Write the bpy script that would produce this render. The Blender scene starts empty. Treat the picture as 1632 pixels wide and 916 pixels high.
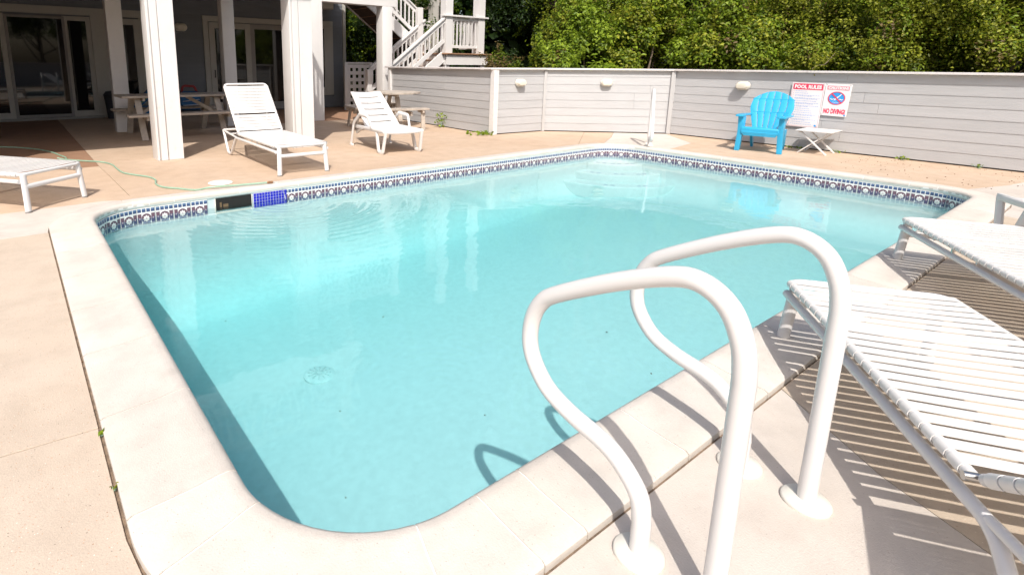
import bpy, bmesh, math, random
import numpy as np
from mathutils import Vector, Matrix
random.seed(7)
rng = np.random.default_rng(11)
S = bpy.context.scene
COL = S.collection
R = math.radians
# ------------------------------------------------------------------ camera, sky, sun, exposure
cd = bpy.data.cameras.new('camera'); cam = bpy.data.objects.new('camera', cd); COL.objects.link(cam)
cd.sensor_width = 36.0; cd.lens = 873.23 / 1632 * 36
cd.shift_x = (816 - 650.31) / 1632; cd.shift_y = (286.375 - 458) / 1632
cd.clip_start = 0.05; cd.clip_end = 600
M3 = Matrix(((0.81166, 0.11391, -0.57297), (-0.58408, 0.17083, -0.79341), (0.00797, 0.97863, 0.20546)))
cam.matrix_world = Matrix.Translation((0, 0, 1.3)) @ M3.to_4x4()
S.camera = cam
SUN_AZ, SUN_EL = 53.0, 50.0           # light travels towards +X/+Y at this angle
sdir = Vector((math.cos(R(SUN_AZ)) * math.cos(R(SUN_EL)), math.sin(R(SUN_AZ)) * math.cos(R(SUN_EL)), -math.sin(R(SUN_EL))))
W = bpy.data.worlds.new('World'); S.world = W; W.use_nodes = True
wn = W.node_tree.nodes; bg = wn['Background']
sky = wn.new('ShaderNodeTexSky'); sky.sky_type = 'NISHITA'; sky.sun_disc = False
sky.sun_elevation = R(SUN_EL); sky.sun_rotation = math.atan2(-sdir.x, -sdir.y)
sky.air_density = 1.0; sky.dust_density = 4.0; sky.ozone_density = 1.0
W.node_tree.links.new(sky.outputs[0], bg.inputs[0]); bg.inputs[1].default_value = 0.115
sl = bpy.data.lights.new('sun', 'SUN'); sl.energy = 3.05; sl.angle = R(0.55); sl.color = (1.0, 0.955, 0.89)
so = bpy.data.objects.new('sun', sl); COL.objects.link(so); so.rotation_euler = sdir.to_track_quat('-Z', 'Y').to_euler()
so.location = (-8, -10, 16)
S.view_settings.view_transform = 'Standard'; S.view_settings.look = 'None'
S.view_settings.exposure = 0.62; S.view_settings.gamma = 1.0; S.view_settings.use_curve_mapping = False
S.cycles.max_bounces = 8; S.cycles.transparent_max_bounces = 16

# ------------------------------------------------------------------ materials
class NT:
    def __init__(s, name):
        s.m = bpy.data.materials.new(name); s.m.use_nodes = True
        s.t = s.m.node_tree; s.n = s.t.nodes; s.l = s.t.links; s.p = s.n['Principled BSDF']; s.out = s.n['Material Output']
    def new(s, t, **k):
        n = s.n.new(t)
        for a, b in k.items(): setattr(n, a, b)
        return n
    def put(s, sock, v):
        if isinstance(v, bpy.types.NodeSocket): s.l.new(v, sock)
        elif v is not None: sock.default_value = v
    def math(s, op, a, b=None, c=None, clamp=False):
        n = s.new('ShaderNodeMath', operation=op); n.use_clamp = clamp
        s.put(n.inputs[0], a); s.put(n.inputs[1], b); s.put(n.inputs[2], c); return n.outputs[0]
    def mix(s, f, a, b):
        n = s.new('ShaderNodeMix', data_type='RGBA'); s.put(n.inputs[0], f)
        for i, v in ((6, a), (7, b)):
            s.put(n.inputs[i], v if isinstance(v, bpy.types.NodeSocket) else (*v[:3], 1))
        return n.outputs[2]
    def noise(s, scale, detail=4, rough=.55, vec=None, sc=None, out=0, seed=0.0):
        c = vec
        if c is None: c = s.new('ShaderNodeTexCoord').outputs['Object']
        if sc is not None or seed:
            mp = s.new('ShaderNodeMapping'); s.l.new(c, mp.inputs[0])
            if sc is not None: mp.inputs['Scale'].default_value = sc
            mp.inputs['Location'].default_value = (seed, seed * .7, seed * .3)
            c = mp.outputs[0]
        n = s.new('ShaderNodeTexNoise'); s.l.new(c, n.inputs['Vector'])
        n.inputs['Scale'].default_value = scale; n.inputs['Detail'].default_value = detail; n.inputs['Roughness'].default_value = rough
        return n.outputs[out]
    def ramp(s, f, lo, hi):
        n = s.new('ShaderNodeMapRange'); s.put(n.inputs[0], f)
        n.inputs[1].default_value = lo; n.inputs[2].default_value = hi; return n.outputs[0]
    def bump(s, h, strength=.3, dist=.01, to=None):
        b = s.new('ShaderNodeBump'); b.inputs['Strength'].default_value = strength; b.inputs['Distance'].default_value = dist
        s.l.new(h, b.inputs['Height']); s.l.new(b.outputs[0], (to or s.p.inputs['Normal'])); return b
    def base(s, v): s.put(s.p.inputs['Base Color'], v if isinstance(v, bpy.types.NodeSocket) else (*v, 1))
    def objrand(s): return s.new('ShaderNodeObjectInfo').outputs['Random']

def simple(name, col, rough=.5, var=.12, scale=3.0, bump=0.0, bscale=60, metal=0, spec=.5, stretch=None, objvar=0.0, dirt=None):
    t = NT(name); t.p.inputs['Roughness'].default_value = rough; t.p.inputs['Metallic'].default_value = metal
    t.p.inputs['Specular IOR Level'].default_value = spec
    f = t.ramp(t.noise(scale, 5, .6, sc=stretch), .3, .7)
    c = t.mix(f, [x * (1 - var) for x in col], [min(1, x * (1 + var)) for x in col])
    if objvar:
        r = t.objrand(); k = t.math('MULTIPLY_ADD', r, 2 * objvar, 1 - objvar)
        mx = t.new('ShaderNodeMix', data_type='RGBA', blend_type='MULTIPLY'); mx.inputs[0].default_value = 1
        t.l.new(c, mx.inputs[6]); cb = t.new('ShaderNodeCombineColor')
        for i in range(3): t.l.new(k, cb.inputs[i])
        t.l.new(cb.outputs[0], mx.inputs[7]); c = mx.outputs[2]
    if dirt:
        d = t.ramp(t.noise(9, 6, .7, seed=3.1), .60, .74)
        c = t.mix(t.math('MULTIPLY', d, dirt[3]), c, dirt[:3])
    t.base(c)
    if bump: t.bump(t.noise(bscale, 4, .6, sc=stretch), bump, .004)
    return t.m

def concrete(name, col, stain, speck=.5, rough=.85, objvar=.05):
    t = NT(name); t.p.inputs['Roughness'].default_value = rough; t.p.inputs['Specular IOR Level'].default_value = .25
    wv = t.new('ShaderNodeNewGeometry').outputs['Position']
    big = t.ramp(t.noise(.8, 6, .62, vec=wv), .35, .68)
    c = t.mix(big, col, stain)
    med = t.ramp(t.noise(5.5, 6, .65, vec=wv, seed=5.0), .42, .72)
    c = t.mix(t.math('MULTIPLY', med, .45), c, [x * .74 for x in stain])
    fine = t.ramp(t.noise(140, 3, .6, vec=wv), .38, .66)
    c = t.mix(t.math('MULTIPLY', fine, .28 * speck), c, [x * .6 for x in col])
    v = t.new('ShaderNodeTexVoronoi'); t.l.new(wv, v.inputs['Vector']); v.inputs['Scale'].default_value = 105
    near = t.math('LESS_THAN', v.outputs['Distance'], .21)
    rnd = t.new('ShaderNodeSeparateColor'); t.l.new(v.outputs['Color'], rnd.inputs[0])
    dk = t.math('MULTIPLY', near, t.math('GREATER_THAN', rnd.outputs[0], .93))
    lt = t.math('MULTIPLY', near, t.math('GREATER_THAN', rnd.outputs[1], .93))
    rd = t.math('MULTIPLY', near, t.math('GREATER_THAN', rnd.outputs[2], .94))
    c = t.mix(t.math('MULTIPLY', dk, .75 * speck), c, (.10, .075, .06))
    c = t.mix(t.math('MULTIPLY', lt, .7 * speck), c, (.75, .7, .62))
    c = t.mix(t.math('MULTIPLY', rd, .6 * speck), c, (.42, .20, .11))
    r = t.math('MULTIPLY_ADD', t.objrand(), 2 * objvar, 1 - objvar)
    mx = t.new('ShaderNodeMix', data_type='RGBA', blend_type='MULTIPLY'); mx.inputs[0].default_value = 1
    t.l.new(c, mx.inputs[6]); cb = t.new('ShaderNodeCombineColor')
    for i in range(3): t.l.new(r, cb.inputs[i])
    t.l.new(cb.outputs[0], mx.inputs[7]); t.base(mx.outputs[2])
    h = t.math('ADD', t.noise(180, 3, .6, vec=wv), t.math('MULTIPLY', t.noise(14, 4, .6, vec=wv), .8))
    t.bump(h, .35, .004)
    return t.m

M = {}
M['deck'] = concrete('deck_concrete', (.575, .44, .33), (.525, .385, .275), .75)
M['deck_pale'] = concrete('pale_deck_concrete', (.60, .545, .49), (.555, .49, .43), .3)
M['deck_buff'] = concrete('buff_deck_concrete', (.55, .46, .375), (.505, .41, .32), .9)
M['deck_mid'] = concrete('worn_deck_concrete', (.53, .445, .355), (.47, .38, .29), .55)
M['deck_red'] = concrete('reddish_deck_concrete', (.36, .215, .14), (.29, .17, .105), .5)  # reddish slab, base darkened further to deepen the porch shade
M['coping'] = concrete('coping_stone', (.62, .575, .525), (.565, .51, .45), .45, .75, .05)
M['grout'] = simple('white_grout', (.76, .735, .70), .8, .06)
M['dirt'] = simple('joint_dirt', (.18, .13, .09), .95, .5, 30, .6, 120)
M['plaster'] = simple('pool_plaster', (.53, .60, .61), .6, .06, 18, .25, 60)
M['white'] = simple('white_paint', (.68, .66, .645), .45, .03, 2, .08, 30, dirt=(.5, .45, .38, .35))
M['shade_white'] = simple('shaded_white_trim', (.47, .45, .41), .5, .04, 2, .1, 40)  # white paint darkened to stand for the porch shade
M['metalwhite'] = simple('white_powder_coat', (.66, .645, .635), .22, .02, 3)
M['strap'] = simple('white_vinyl_strap', (.68, .665, .645), .38, .03, 4, .05, 90, objvar=.04)
M['plastic'] = simple('white_resin', (.68, .665, .65), .35, .03, 4, .05, 70)
M['cream'] = simple('cream_plastic', (.68, .65, .58), .4, .03, 5)
M['lens'] = simple('cream_lens', (.70, .65, .55), .3, .05, 5)
M['blue'] = simple('sky_blue_resin', (.03, .37, .63), .32, .06, 6, .05, 60)
M['siding'] = simple('grey_siding', (.44, .438, .442), .6, .05, 2.2, .5, 26, stretch=(1, 1, 9), objvar=.035)
M['house_siding'] = simple('blue_grey_siding', (.175, .185, .205), .6, .05, 2.2, .4, 26, stretch=(1, 1, 9), objvar=.03)  # blue grey siding, base lowered so the porch wall looks deeply shaded
M['fencetrim'] = simple('greyish_white_trim', (.455, .447, .442), .5, .04, 3, .1, 40)
M['cap'] = simple('cap_rail_paint', (.70, .66, .64), .5, .05, 4, .1, 40)
M['wood'] = simple('weathered_wood', (.42, .365, .31), .8, .22, 6, .6, 40, stretch=(1, 1, 1), objvar=.10)
M['tread'] = simple('brown_tread_wood', (.30, .17, .10), .7, .2, 6, .3, 40, objvar=.08)
M['soffit'] = simple('raw_soffit_wood', (.07, .05, .038), .85, .25, 5, .4, 30)  # wood colour darkened to help the porch look shaded
M['dark'] = simple('dark_void', (.012, .011, .010), .9, .1)
M['rubber'] = simple('grey_rubber', (.22, .21, .20), .7, .1)
M['steel'] = simple('steel', (.55, .54, .52), .3, .05, metal=1.0)
M['brass'] = simple('brass', (.30, .16, .08), .35, .1, metal=.7)
M['hose'] = simple('green_hose', (.27, .42, .31), .4, .1, 12)
M['bark'] = simple('bark', (.23, .175, .125), .9, .3, 20, .8, 40)
M['curtain'] = simple('dark_curtain', (.035, .033, .03), .9, .3, 4, stretch=(12, 12, .3))
M['screenfr'] = simple('grey_door_frame', (.30, .285, .27), .5, .04)
M['signwhite'] = simple('sign_white', (.80, .76, .76), .4, .03)
M['signred'] = simple('sign_red', (.72, .035, .10), .45, .06)
M['signpink'] = simple('sign_faded_red', (.74, .30, .36), .45, .06)
M['signblue'] = simple('sign_blue', (.035, .34, .78), .45, .06)
M['signtext'] = simple('sign_pale_blue_print', (.33, .45, .72), .5, .1)
M['bluefab'] = simple('blue_fabric', (.03, .13, .30), .7, .15, 8)
M['redfab'] = simple('red_fabric', (.35, .05, .05), .7, .15, 8)
M['greenfab'] = simple('green_fabric', (.10, .25, .08), .7, .15, 8)
M['bin'] = simple('dark_bin_plastic', (.03, .035, .045), .6, .1)
M['mosaic'] = simple('cobalt_glass_tile', (.02, .02, .42), .15, .35, 60)
M['mosaicw'] = simple('mosaic_grout', (.62, .60, .68), .7, .05)
M['ground'] = simple('leaf_litter', (.09, .065, .04), .95, .4, 3, .8, 20)
M['litter'] = simple('debris', (.20, .11, .06), .9, .4, 30)
M['orange'] = simple('weir_orange', (.16, .10, .05), .5, .1)
M['drainslot'] = simple('drain_slot', (.42, .52, .53), .5, .1)
M['drainring'] = simple('drain_ring', (.50, .58, .59), .5, .08, 20)
M['streak'] = simple('step_tile_blue', (.12, .22, .36), .4, .1)

def glass():
    t = NT('door_glass'); t.base((.008, .009, .010)); t.p.inputs['Roughness'].default_value = .03
    t.p.inputs['Specular IOR Level'].default_value = .55
    t.bump(t.noise(1.2, 2), .03, .02); return t.m
M['glass'] = glass()

def water():
    t = NT('pool_water'); t.n.remove(t.p)
    pos = t.new('ShaderNodeNewGeometry').outputs['Position']
    def ring(cx, cy, k, fall, amp):
        d = t.new('ShaderNodeVectorMath', operation='DISTANCE'); t.l.new(pos, d.inputs[0]); d.inputs[1].default_value = (cx, cy, -.125)
        d = d.outputs['Value']
        d = t.math('ADD', d, t.math('MULTIPLY', t.noise(3, 2, vec=pos), .05))
        return t.math('MULTIPLY', t.math('MULTIPLY', t.math('SINE', t.math('MULTIPLY', d, k)), t.math('EXPONENT', t.math('MULTIPLY', d, -fall))), amp)
    h = t.math('ADD', t.math('MULTIPLY', t.noise(2.3, 2, .5, vec=pos), 1.3), t.math('MULTIPLY', t.noise(9, 3, .5, vec=pos), .22))
    h = t.math('ADD', h, ring(2.22, 5.28, 62, 1.5, .55))
    h = t.math('ADD', h, ring(1.75, 1.32, 95, 6.0, .30))
    h = t.math('ADD', h, ring(1.45, 1.75, 120, 6.0, .22))
    g = t.new('ShaderNodeBsdfGlossy'); g.inputs['Roughness'].default_value = .015
    tr = t.new('ShaderNodeBsdfTransparent'); tr.inputs[0].default_value = (.985, 1, 1, 1)
    fr = t.new('ShaderNodeFresnel'); fr.inputs['IOR'].default_value = 1.333
    b = t.bump(h, .32, .012, to=g.inputs['Normal']); t.l.new(b.outputs[0], fr.inputs['Normal'])
    mx = t.new('ShaderNodeMixShader'); t.l.new(fr.outputs[0], mx.inputs[0]); t.l.new(tr.outputs[0], mx.inputs[1]); t.l.new(g.outputs[0], mx.inputs[2])
    t.l.new(mx.outputs[0], t.out.inputs[0])
    va = t.new('ShaderNodeVolumeAbsorption'); va.inputs['Color'].default_value = (.0, .885, .925, 1); va.inputs['Density'].default_value = .29
    vs_ = t.new('ShaderNodeVolumeScatter'); vs_.inputs['Color'].default_value = (.55, .95, 1, 1); vs_.inputs['Density'].default_value = .045
    ad = t.new('ShaderNodeAddShader'); t.l.new(va.outputs[0], ad.inputs[0]); t.l.new(vs_.outputs[0], ad.inputs[1]); t.l.new(ad.outputs[0], t.out.inputs['Volume'])
    return t.m
M['water'] = water()

def tile_mat():
    t = NT('glazed_patterned_tile'); t.p.inputs['Roughness'].default_value = .18
    uv = t.new('ShaderNodeTexCoord').outputs['UV']; sp = t.new('ShaderNodeSeparateXYZ'); t.l.new(uv, sp.inputs[0])
    x, y = sp.outputs[0], sp.outputs[1]
    m = t.math
    fx = m('FRACT', m('MULTIPLY', x, 4.0)); ex = m('ABSOLUTE', m('SUBTRACT', fx, .5))
    ax = m('ABSOLUTE', m('SUBTRACT', x, .5))
    W_, NAVY, MAR, TEAL, PINK = (.74, .72, .70), (.06, .08, .175), (.15, .08, .11), (.11, .18, .30), (.50, .36, .40)
    top = m('GREATER_THAN', y, .70)
    sq = m('MULTIPLY', m('LESS_THAN', ex, .41), m('MULTIPLY', m('GREATER_THAN', y, .74), m('LESS_THAN', y, .975)))
    c = t.mix(sq, W_, t.mix(m('GREATER_THAN', y, .88), NAVY, TEAL))
    # lower field
    side = m('GREATER_THAN', ax, .26)
    blk = m('MULTIPLY', m('LESS_THAN', ex, .42), m('LESS_THAN', m('ABSOLUTE', m('SUBTRACT', y, .34)), .31))
    dotd = m('ADD', m('POWER', m('MULTIPLY', m('SUBTRACT', fx, .5), .25), 2.0), m('POWER', m('SUBTRACT', y, .34), 2.0))
    dot = m('LESS_THAN', dotd, .0026)
    lowside = t.mix(blk, W_, t.mix(m('GREATER_THAN', y, .40), NAVY, MAR))
    lowside = t.mix(dot, lowside, PINK)
    dy = m('SUBTRACT', y, .33)
    rr = m('SQRT', m('ADD', m('POWER', m('SUBTRACT', x, .5), 2.0), m('POWER', m('MULTIPLY', dy, .9), 2.0)))
    ang = m('ARCTAN2', dy, m('SUBTRACT', x, .5))
    pet = m('MULTIPLY_ADD', m('COSINE', m('MULTIPLY', ang, 8.0)), .024, .165)
    flower = m('LESS_THAN', rr, pet)
    ringm = m('MULTIPLY', m('GREATER_THAN', rr, pet), m('LESS_THAN', rr, .285))
    mid = t.mix(ringm, W_, t.mix(m('GREATER_THAN', dy, .0), NAVY, MAR))
    mid = t.mix(flower, mid, (.76, .72, .70)); mid = t.mix(m('LESS_THAN', rr, .05), mid, PINK)
    mid = t.mix(m('MULTIPLY', m('LESS_THAN', y, .12), m('LESS_THAN', ex, .36)), mid, TEAL)
    low = t.mix(side, mid, lowside)
    t.base(t.mix(top, low, c)); return t.m
M['tile'] = tile_mat()

def leafmat(name, gloss=.25):
    t = NT(name)
    at = t.new('ShaderNodeAttribute'); at.attribute_name = 'leafcol'
    d = t.p; t.base(at.outputs['Color']); d.inputs['Roughness'].default_value = .42; d.inputs['Specular IOR Level'].default_value = gloss
    tr = t.new('ShaderNodeBsdfTranslucent'); k = t.mix(.5, at.outputs['Color'], (.18, .26, .02)); t.l.new(k, tr.inputs[0])
    mx = t.new('ShaderNodeMixShader'); mx.inputs[0].default_value = .42
    t.l.new(d.outputs[0], mx.inputs[1]); t.l.new(tr.outputs[0], mx.inputs[2]); t.l.new(mx.outputs[0], t.out.inputs[0])
    return t.m
M['leaf'] = leafmat('leaves')

# ------------------------------------------------------------------ mesh helpers
class MB:
    def __init__(s): s.v = []; s.f = []; s.uv = None
    def add(s, vs, fs):
        o = len(s.v); s.v += [tuple(v) for v in vs]; s.f += [tuple(i + o for i in f) for f in fs]; return s
    def box(s, c, d, rz=0.0, mat=None):
        hx, hy, hz = d[0] / 2, d[1] / 2, d[2] / 2
        vs = [Vector((x * hx, y * hy, z * hz)) for z in (-1, 1) for y in (-1, 1) for x in (-1, 1)]
        m = mat if mat is not None else Matrix.Rotation(rz, 3, 'Z')
        vs = [m @ v + Vector(c) for v in vs]
        return s.add(vs, [(0, 2, 3, 1), (4, 5, 7, 6), (0, 1, 5, 4), (2, 6, 7, 3), (0, 4, 6, 2), (1, 3, 7, 5)])
    def beam(s, a, b, w, h, up=(0, 0, 1)):
        a, b, up = Vector(a), Vector(b), Vector(up); d = b - a; L = d.length; d.normalize()
        sd = d.cross(up)
        if sd.length < 1e-5: sd = d.cross(Vector((0, 1, 0)))
        sd.normalize(); u2 = sd.cross(d)
        m = Matrix((sd, d, u2)).transposed()
        return s.box((a + b) / 2, (w, L, h), mat=m)
    def tube(s, path, r, n=10, cap=True, ry=None, closed=False):
        P = [Vector(p) for p in path]; k = len(P); ref = None; rings = []
        for i in range(k):
            if closed: d = P[(i + 1) % k] - P[i - 1]
            else: d = P[min(i + 1, k - 1)] - P[max(i - 1, 0)]
            d.normalize()
            if ref is None:
                ref = Vector((0, 0, 1)) if abs(d.z) < .9 else Vector((1, 0, 0))
            x = (ref - d * ref.dot(d)).normalized(); ref = x; y = d.cross(x)
            ri = r[i] if isinstance(r, (list, tuple)) else r
            r2 = ri if ry is None else ry
            rings.append([P[i] + x * ri * math.cos(2 * math.pi * j / n) + y * r2 * math.sin(2 * math.pi * j / n) for j in range(n)])
        return s.loft(rings, cap and not closed, closed)
    def loft(s, rings, cap=True, closed=False):
        n = len(rings[0]); vs = [p for r in rings for p in r]; fs = []; k = len(rings)
        for i in range(k if closed else k - 1):
            a, b = i * n, ((i + 1) % k) * n
            for j in range(n): fs.append((a + j, a + (j + 1) % n, b + (j + 1) % n, b + j))
        if cap: fs.append(tuple(reversed(range(n)))); fs.append(tuple(range((k - 1) * n, k * n)))
        return s.add(vs, fs)
    def prism(s, poly, z0, z1):
        n = len(poly)
        vs = [(p[0], p[1], z0) for p in poly] + [(p[0], p[1], z1) for p in poly]
        fs = [tuple(reversed(range(n))), tuple(range(n, 2 * n))] + [(i, (i + 1) % n, n + (i + 1) % n, n + i) for i in range(n)]
        return s.add(vs, fs)
    def slab(s, poly3, nrm, t):
        """flat polygon in 3-D given thickness t along nrm"""
        nrm = Vector(nrm); n = len(poly3); a = [Vector(p) for p in poly3]
        vs = a + [p + nrm * t for p in a]
        fs = [tuple(reversed(range(n))), tuple(range(n, 2 * n))] + [(i, (i + 1) % n, n + (i + 1) % n, n + i) for i in range(n)]
        return s.add(vs, fs)
    def lathe(s, prof, c=(0, 0, 0), n=24, sx=1, sy=1):
        rings = [[(c[0] + r * sx * math.cos(2 * math.pi * j / n), c[1] + r * sy * math.sin(2 * math.pi * j / n), c[2] + z) for j in range(n)] for r, z in prof]
        return s.loft(rings, True)
    def mesh(s, name, mat, smooth=True, bevel=0.0, seg=2, off=None, ang=38):
        me = bpy.data.meshes.new(name)
        vs = s.v if off is None else [(v[0] - off[0], v[1] - off[1], v[2] - off[2]) for v in s.v]
        me.from_pydata(vs, [], s.f)
        bm = bmesh.new(); bm.from_mesh(me)
        bmesh.ops.recalc_face_normals(bm, faces=bm.faces)
        if bevel > 0:
            es = [e for e in bm.edges if len(e.link_faces) == 2 and e.calc_face_angle(0) > R(30)]
            bmesh.ops.bevel(bm, geom=es, offset=bevel, segments=seg, profile=.6, affect='EDGES', clamp_overlap=True)
        bm.to_mesh(me); bm.free()
        if smooth:
            me.polygons.foreach_set('use_smooth', [True] * len(me.polygons)); me.set_sharp_from_angle(angle=R(ang))
        if mat: me.materials.append(mat)
        return me
    def build(s, name, mat, parent=None, **k):
        off = k.pop('off', None)
        if off is None and parent is not None and k.pop('world', False): off = root_loc(parent)
        k.pop('world', None)
        return link(name, s.mesh(name, mat, off=off, **k), parent)

def root_loc(o):
    l = Vector((0, 0, 0))
    while o is not None: l += o.location; o = o.parent
    return l
def link(name, me, parent=None):
    o = bpy.data.objects.new(name, me); COL.objects.link(o)
    if parent is not None: o.parent = parent
    return o
def tag(o, label=None, cat=None, group=None, kind=None):
    if label: o['label'] = label
    if cat: o['category'] = cat
    if group: o['group'] = group
    if kind: o['kind'] = kind
    return o
def thing(name, label, cat, loc=(0, 0, 0), rz=0.0, group=None):
    o = bpy.data.objects.new(name, None); COL.objects.link(o); o.empty_display_size = .1
    o.location = loc; o.rotation_euler = (0, 0, rz); return tag(o, label, cat, group)
def dup(root, loc, rz, label):
    r = root.copy(); COL.objects.link(r); r.location = loc; r.rotation_euler = (0, 0, rz); r['label'] = label
    for ch in list(root.children):
        c = ch.copy(); COL.objects.link(c); c.parent = r
        for g in list(ch.children):
            d = g.copy(); COL.objects.link(d); d.parent = c
    return r
def arc(cx, cy, r, a0, a1, n):
    return [(cx + r * math.cos(R(a0 + (a1 - a0) * i / n)), cy + r * math.sin(R(a0 + (a1 - a0) * i / n))) for i in range(n + 1)]
def smooth_path(pts, n=6):
    P = [Vector(p) for p in pts]; out = []
    for i in range(len(P) - 1):
        p0 = P[max(i - 1, 0)]; p1 = P[i]; p2 = P[i + 1]; p3 = P[min(i + 2, len(P) - 1)]
        for k in range(n):
            t = k / n
            out.append(.5 * ((2 * p1) + (-p0 + p2) * t + (2 * p0 - 5 * p1 + 4 * p2 - p3) * t * t + (-p0 + 3 * p1 - 3 * p2 + p3) * t ** 3))
    out.append(P[-1]); return out
def fillet(pts, r, n=6):
    """polyline with rounded corners; r is one radius or one per inner point"""
    P = [Vector(p) for p in pts]; out = [P[0]]
    for i in range(1, len(P) - 1):
        ri = r[i - 1] if isinstance(r, (list, tuple)) else r
        a = (P[i - 1] - P[i]); b = (P[i + 1] - P[i]); la, lb = a.length, b.length; a.normalize(); b.normalize()
        th = a.angle(b); d = min(ri / math.tan(th / 2), la * .49, lb * .49)
        A, B = P[i] + a * d, P[i] + b * d
        for k in range(n + 1):
            t = k / n; out.append((1 - t) ** 2 * A + 2 * t * (1 - t) * P[i] + t * t * B)
    out.append(P[-1]); return out

# ------------------------------------------------------------------ ground, deck, pool
PI_ = dict(u0=.455, u1=8.17, v0=1.04, v1=5.455)      # inner coping edge
PO_ = dict(u0=.135, u1=8.43, v0=.757, v1=5.69)       # outer coping edge
RI, RO = .46, .58
def rr_pts(b, r, nc=8):
    """rounded rectangle, counter-clockwise from the lower edge's left end; list of (pt, tag)"""
    u0, u1, v0, v1 = b['u0'], b['u1'], b['v0'], b['v1']
    out = []
    for (cx, cy, a0) in ((u1 - r, v0 + r, -90), (u1 - r, v1 - r, 0), (u0 + r, v1 - r, 90), (u0 + r, v0 + r, 180)):
        out += arc(cx, cy, r, a0, a0 + 90, nc)
    return out

gm = MB()
o4 = [(-60, -60), (70, -60), (70, 80), (-60, 80)]; i4 = [(-8.2, -6.2), (10.55, -6.2), (10.55, 15.3), (-8.2, 15.3)]
vs = [(x, y, -.06) for x, y in o4 + i4]
gm.add(vs, [(i, (i + 1) % 4, 4 + (i + 1) % 4, 4 + i) for i in range(4)])
tag(gm.build('ground', M['ground'], smooth=False), 'brown leaf litter ground around the pool deck', kind='structure')

def ell(corner, e, n=8):
    cx, cy, a0 = {'se': (PI_['u1'] - RI, PI_['v0'] + RI, -90), 'ne': (PI_['u1'] - RI, PI_['v1'] - RI, 0), 'nw': (PI_['u0'] + RI, PI_['v1'] - RI, 90), 'sw': (PI_['u0'] + RI, PI_['v0'] + RI, 180)}[corner]
    rx = (PO_['u1'] - cx if corner[1] == 'e' else cx - PO_['u0']) + e; ry = (PO_['v1'] - cy if corner[0] == 'n' else cy - PO_['v0']) + e
    return [(cx + rx * math.cos(R(a0 + 90 * i / n)), cy + ry * math.sin(R(a0 + 90 * i / n))) for i in range(n + 1)]
def outer_ring(e): return ell('se', e) + ell('ne', e) + ell('nw', e) + ell('sw', e)
deck = bpy.data.objects.new('pool_deck', None); COL.objects.link(deck)
tag(deck, 'tan concrete pool deck cast in slabs around the pool', kind='structure')
# dirt bed under the joints (ring with the coping's outline as its hole)
hole = dict(u0=PO_['u0'] + .03, u1=PO_['u1'] - .03, v0=PO_['v0'] + .03, v1=PO_['v1'] - .03)
hp = None
def ring_faces(mb, outer_rect, hp, z):
    u0, v0, u1, v1 = outer_rect; n = len(hp)
    def ray(p):
        cx, cy = 4.3, 3.2; dx, dy = p[0] - cx, p[1] - cy
        t = min([(u1 - cx) / dx if dx > 0 else (u0 - cx) / dx if dx < 0 else 1e9, (v1 - cy) / dy if dy > 0 else (v0 - cy) / dy if dy < 0 else 1e9])
        return (cx + dx * t, cy + dy * t)
    op = [ray(p) for p in hp]
    # keep true corners
    mb.add([(p[0], p[1], z) for p in hp] + [(p[0], p[1], z) for p in op], [(i, n + i, n + (i + 1) % n, (i + 1) % n) for i in range(n)])
dm = MB(); hp = [(4.3 + (x - 4.3) * .995, 3.2 + (y - 3.2) * .993) for x, y in outer_ring(.0)]; ring_faces(dm, (-8.2, -6.2, 10.55, 15.3), hp, -.008)
dm.build('joint_bed', M['dirt'], deck, smooth=False)
def slab(poly, mat, inset=.0026):
    # inset polygon slightly for the joint
    P = [Vector(p) for p in poly]; n = len(P); area = sum(P[i].x * P[(i + 1) % n].y - P[(i + 1) % n].x * P[i].y for i in range(n))
    if area < 0: P.reverse()
    Q = []
    for i in range(n):
        a = (P[i] - P[i - 1]).normalized(); b = (P[(i + 1) % n] - P[i]).normalized()
        na, nb = Vector((-a.y, a.x)), Vector((-b.y, b.x)); m = (na + nb)
        m = m / max(.3, m.dot(na)); Q.append(P[i] + m * inset)
    mb = MB(); mb.prism([(q.x, q.y) for q in Q], -.10, 0)
    return mb.build('deck_slab', M[mat], deck, smooth=False, bevel=.0014, seg=1)
E_ = .007
ou0, ou1, ov0, ov1 = PO_['u0'] - E_, PO_['u1'] + E_, PO_['v0'] - E_, PO_['v1'] + E_
sw, nw, ne, se = ell('sw', E_)[::-1], ell('nw', E_)[::-1], ell('ne', E_)[::-1], ell('se', E_)[::-1]
su = sw[0][0]
slab([(-8, -6), (su, -6), *sw, (ou0, 2.085), (-3.2, 2.30), (-8, 2.55)], 'deck_buff', .004)
slab([(-8, 2.55), (-3.2, 2.30), (ou0, 2.085), (ou0, 4.95), (-8, 4.86)], 'deck_buff')
slab([(-8, 4.86), (ou0, 4.95), *nw, (.62, 5.83), (-.3, 5.80), (-8, 5.75)], 'deck_pale')
slab([(-8, 5.75), (-.3, 5.80), (.62, 5.83), (.86, 5.93), (.83, 7.88), (-2.4, 7.98), (-8, 8.0)], 'deck')
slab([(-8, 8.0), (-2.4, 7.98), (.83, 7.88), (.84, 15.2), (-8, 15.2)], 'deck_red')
slab([(.86, 5.93), (.62, 5.83), (nw[-1][0], nw[-1][1]), (4.3, ov1), (4.3, 7.9), (4.3, 15.2), (.84, 15.2), (.83, 7.88)], 'deck')
slab([(4.3, ov1), (ne[0][0] - .25, ov1), (7.62, ov1 + .01), (9.32, 6.85), (8.72, 7.42), (7.42, 7.54), (7.62, 11.5), (4.3, 11.5)], 'deck')
slab([(4.3, 11.5), (9.5, 11.5), (9.5, 15.2), (4.3, 15.2)], 'deck_red')
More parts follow.
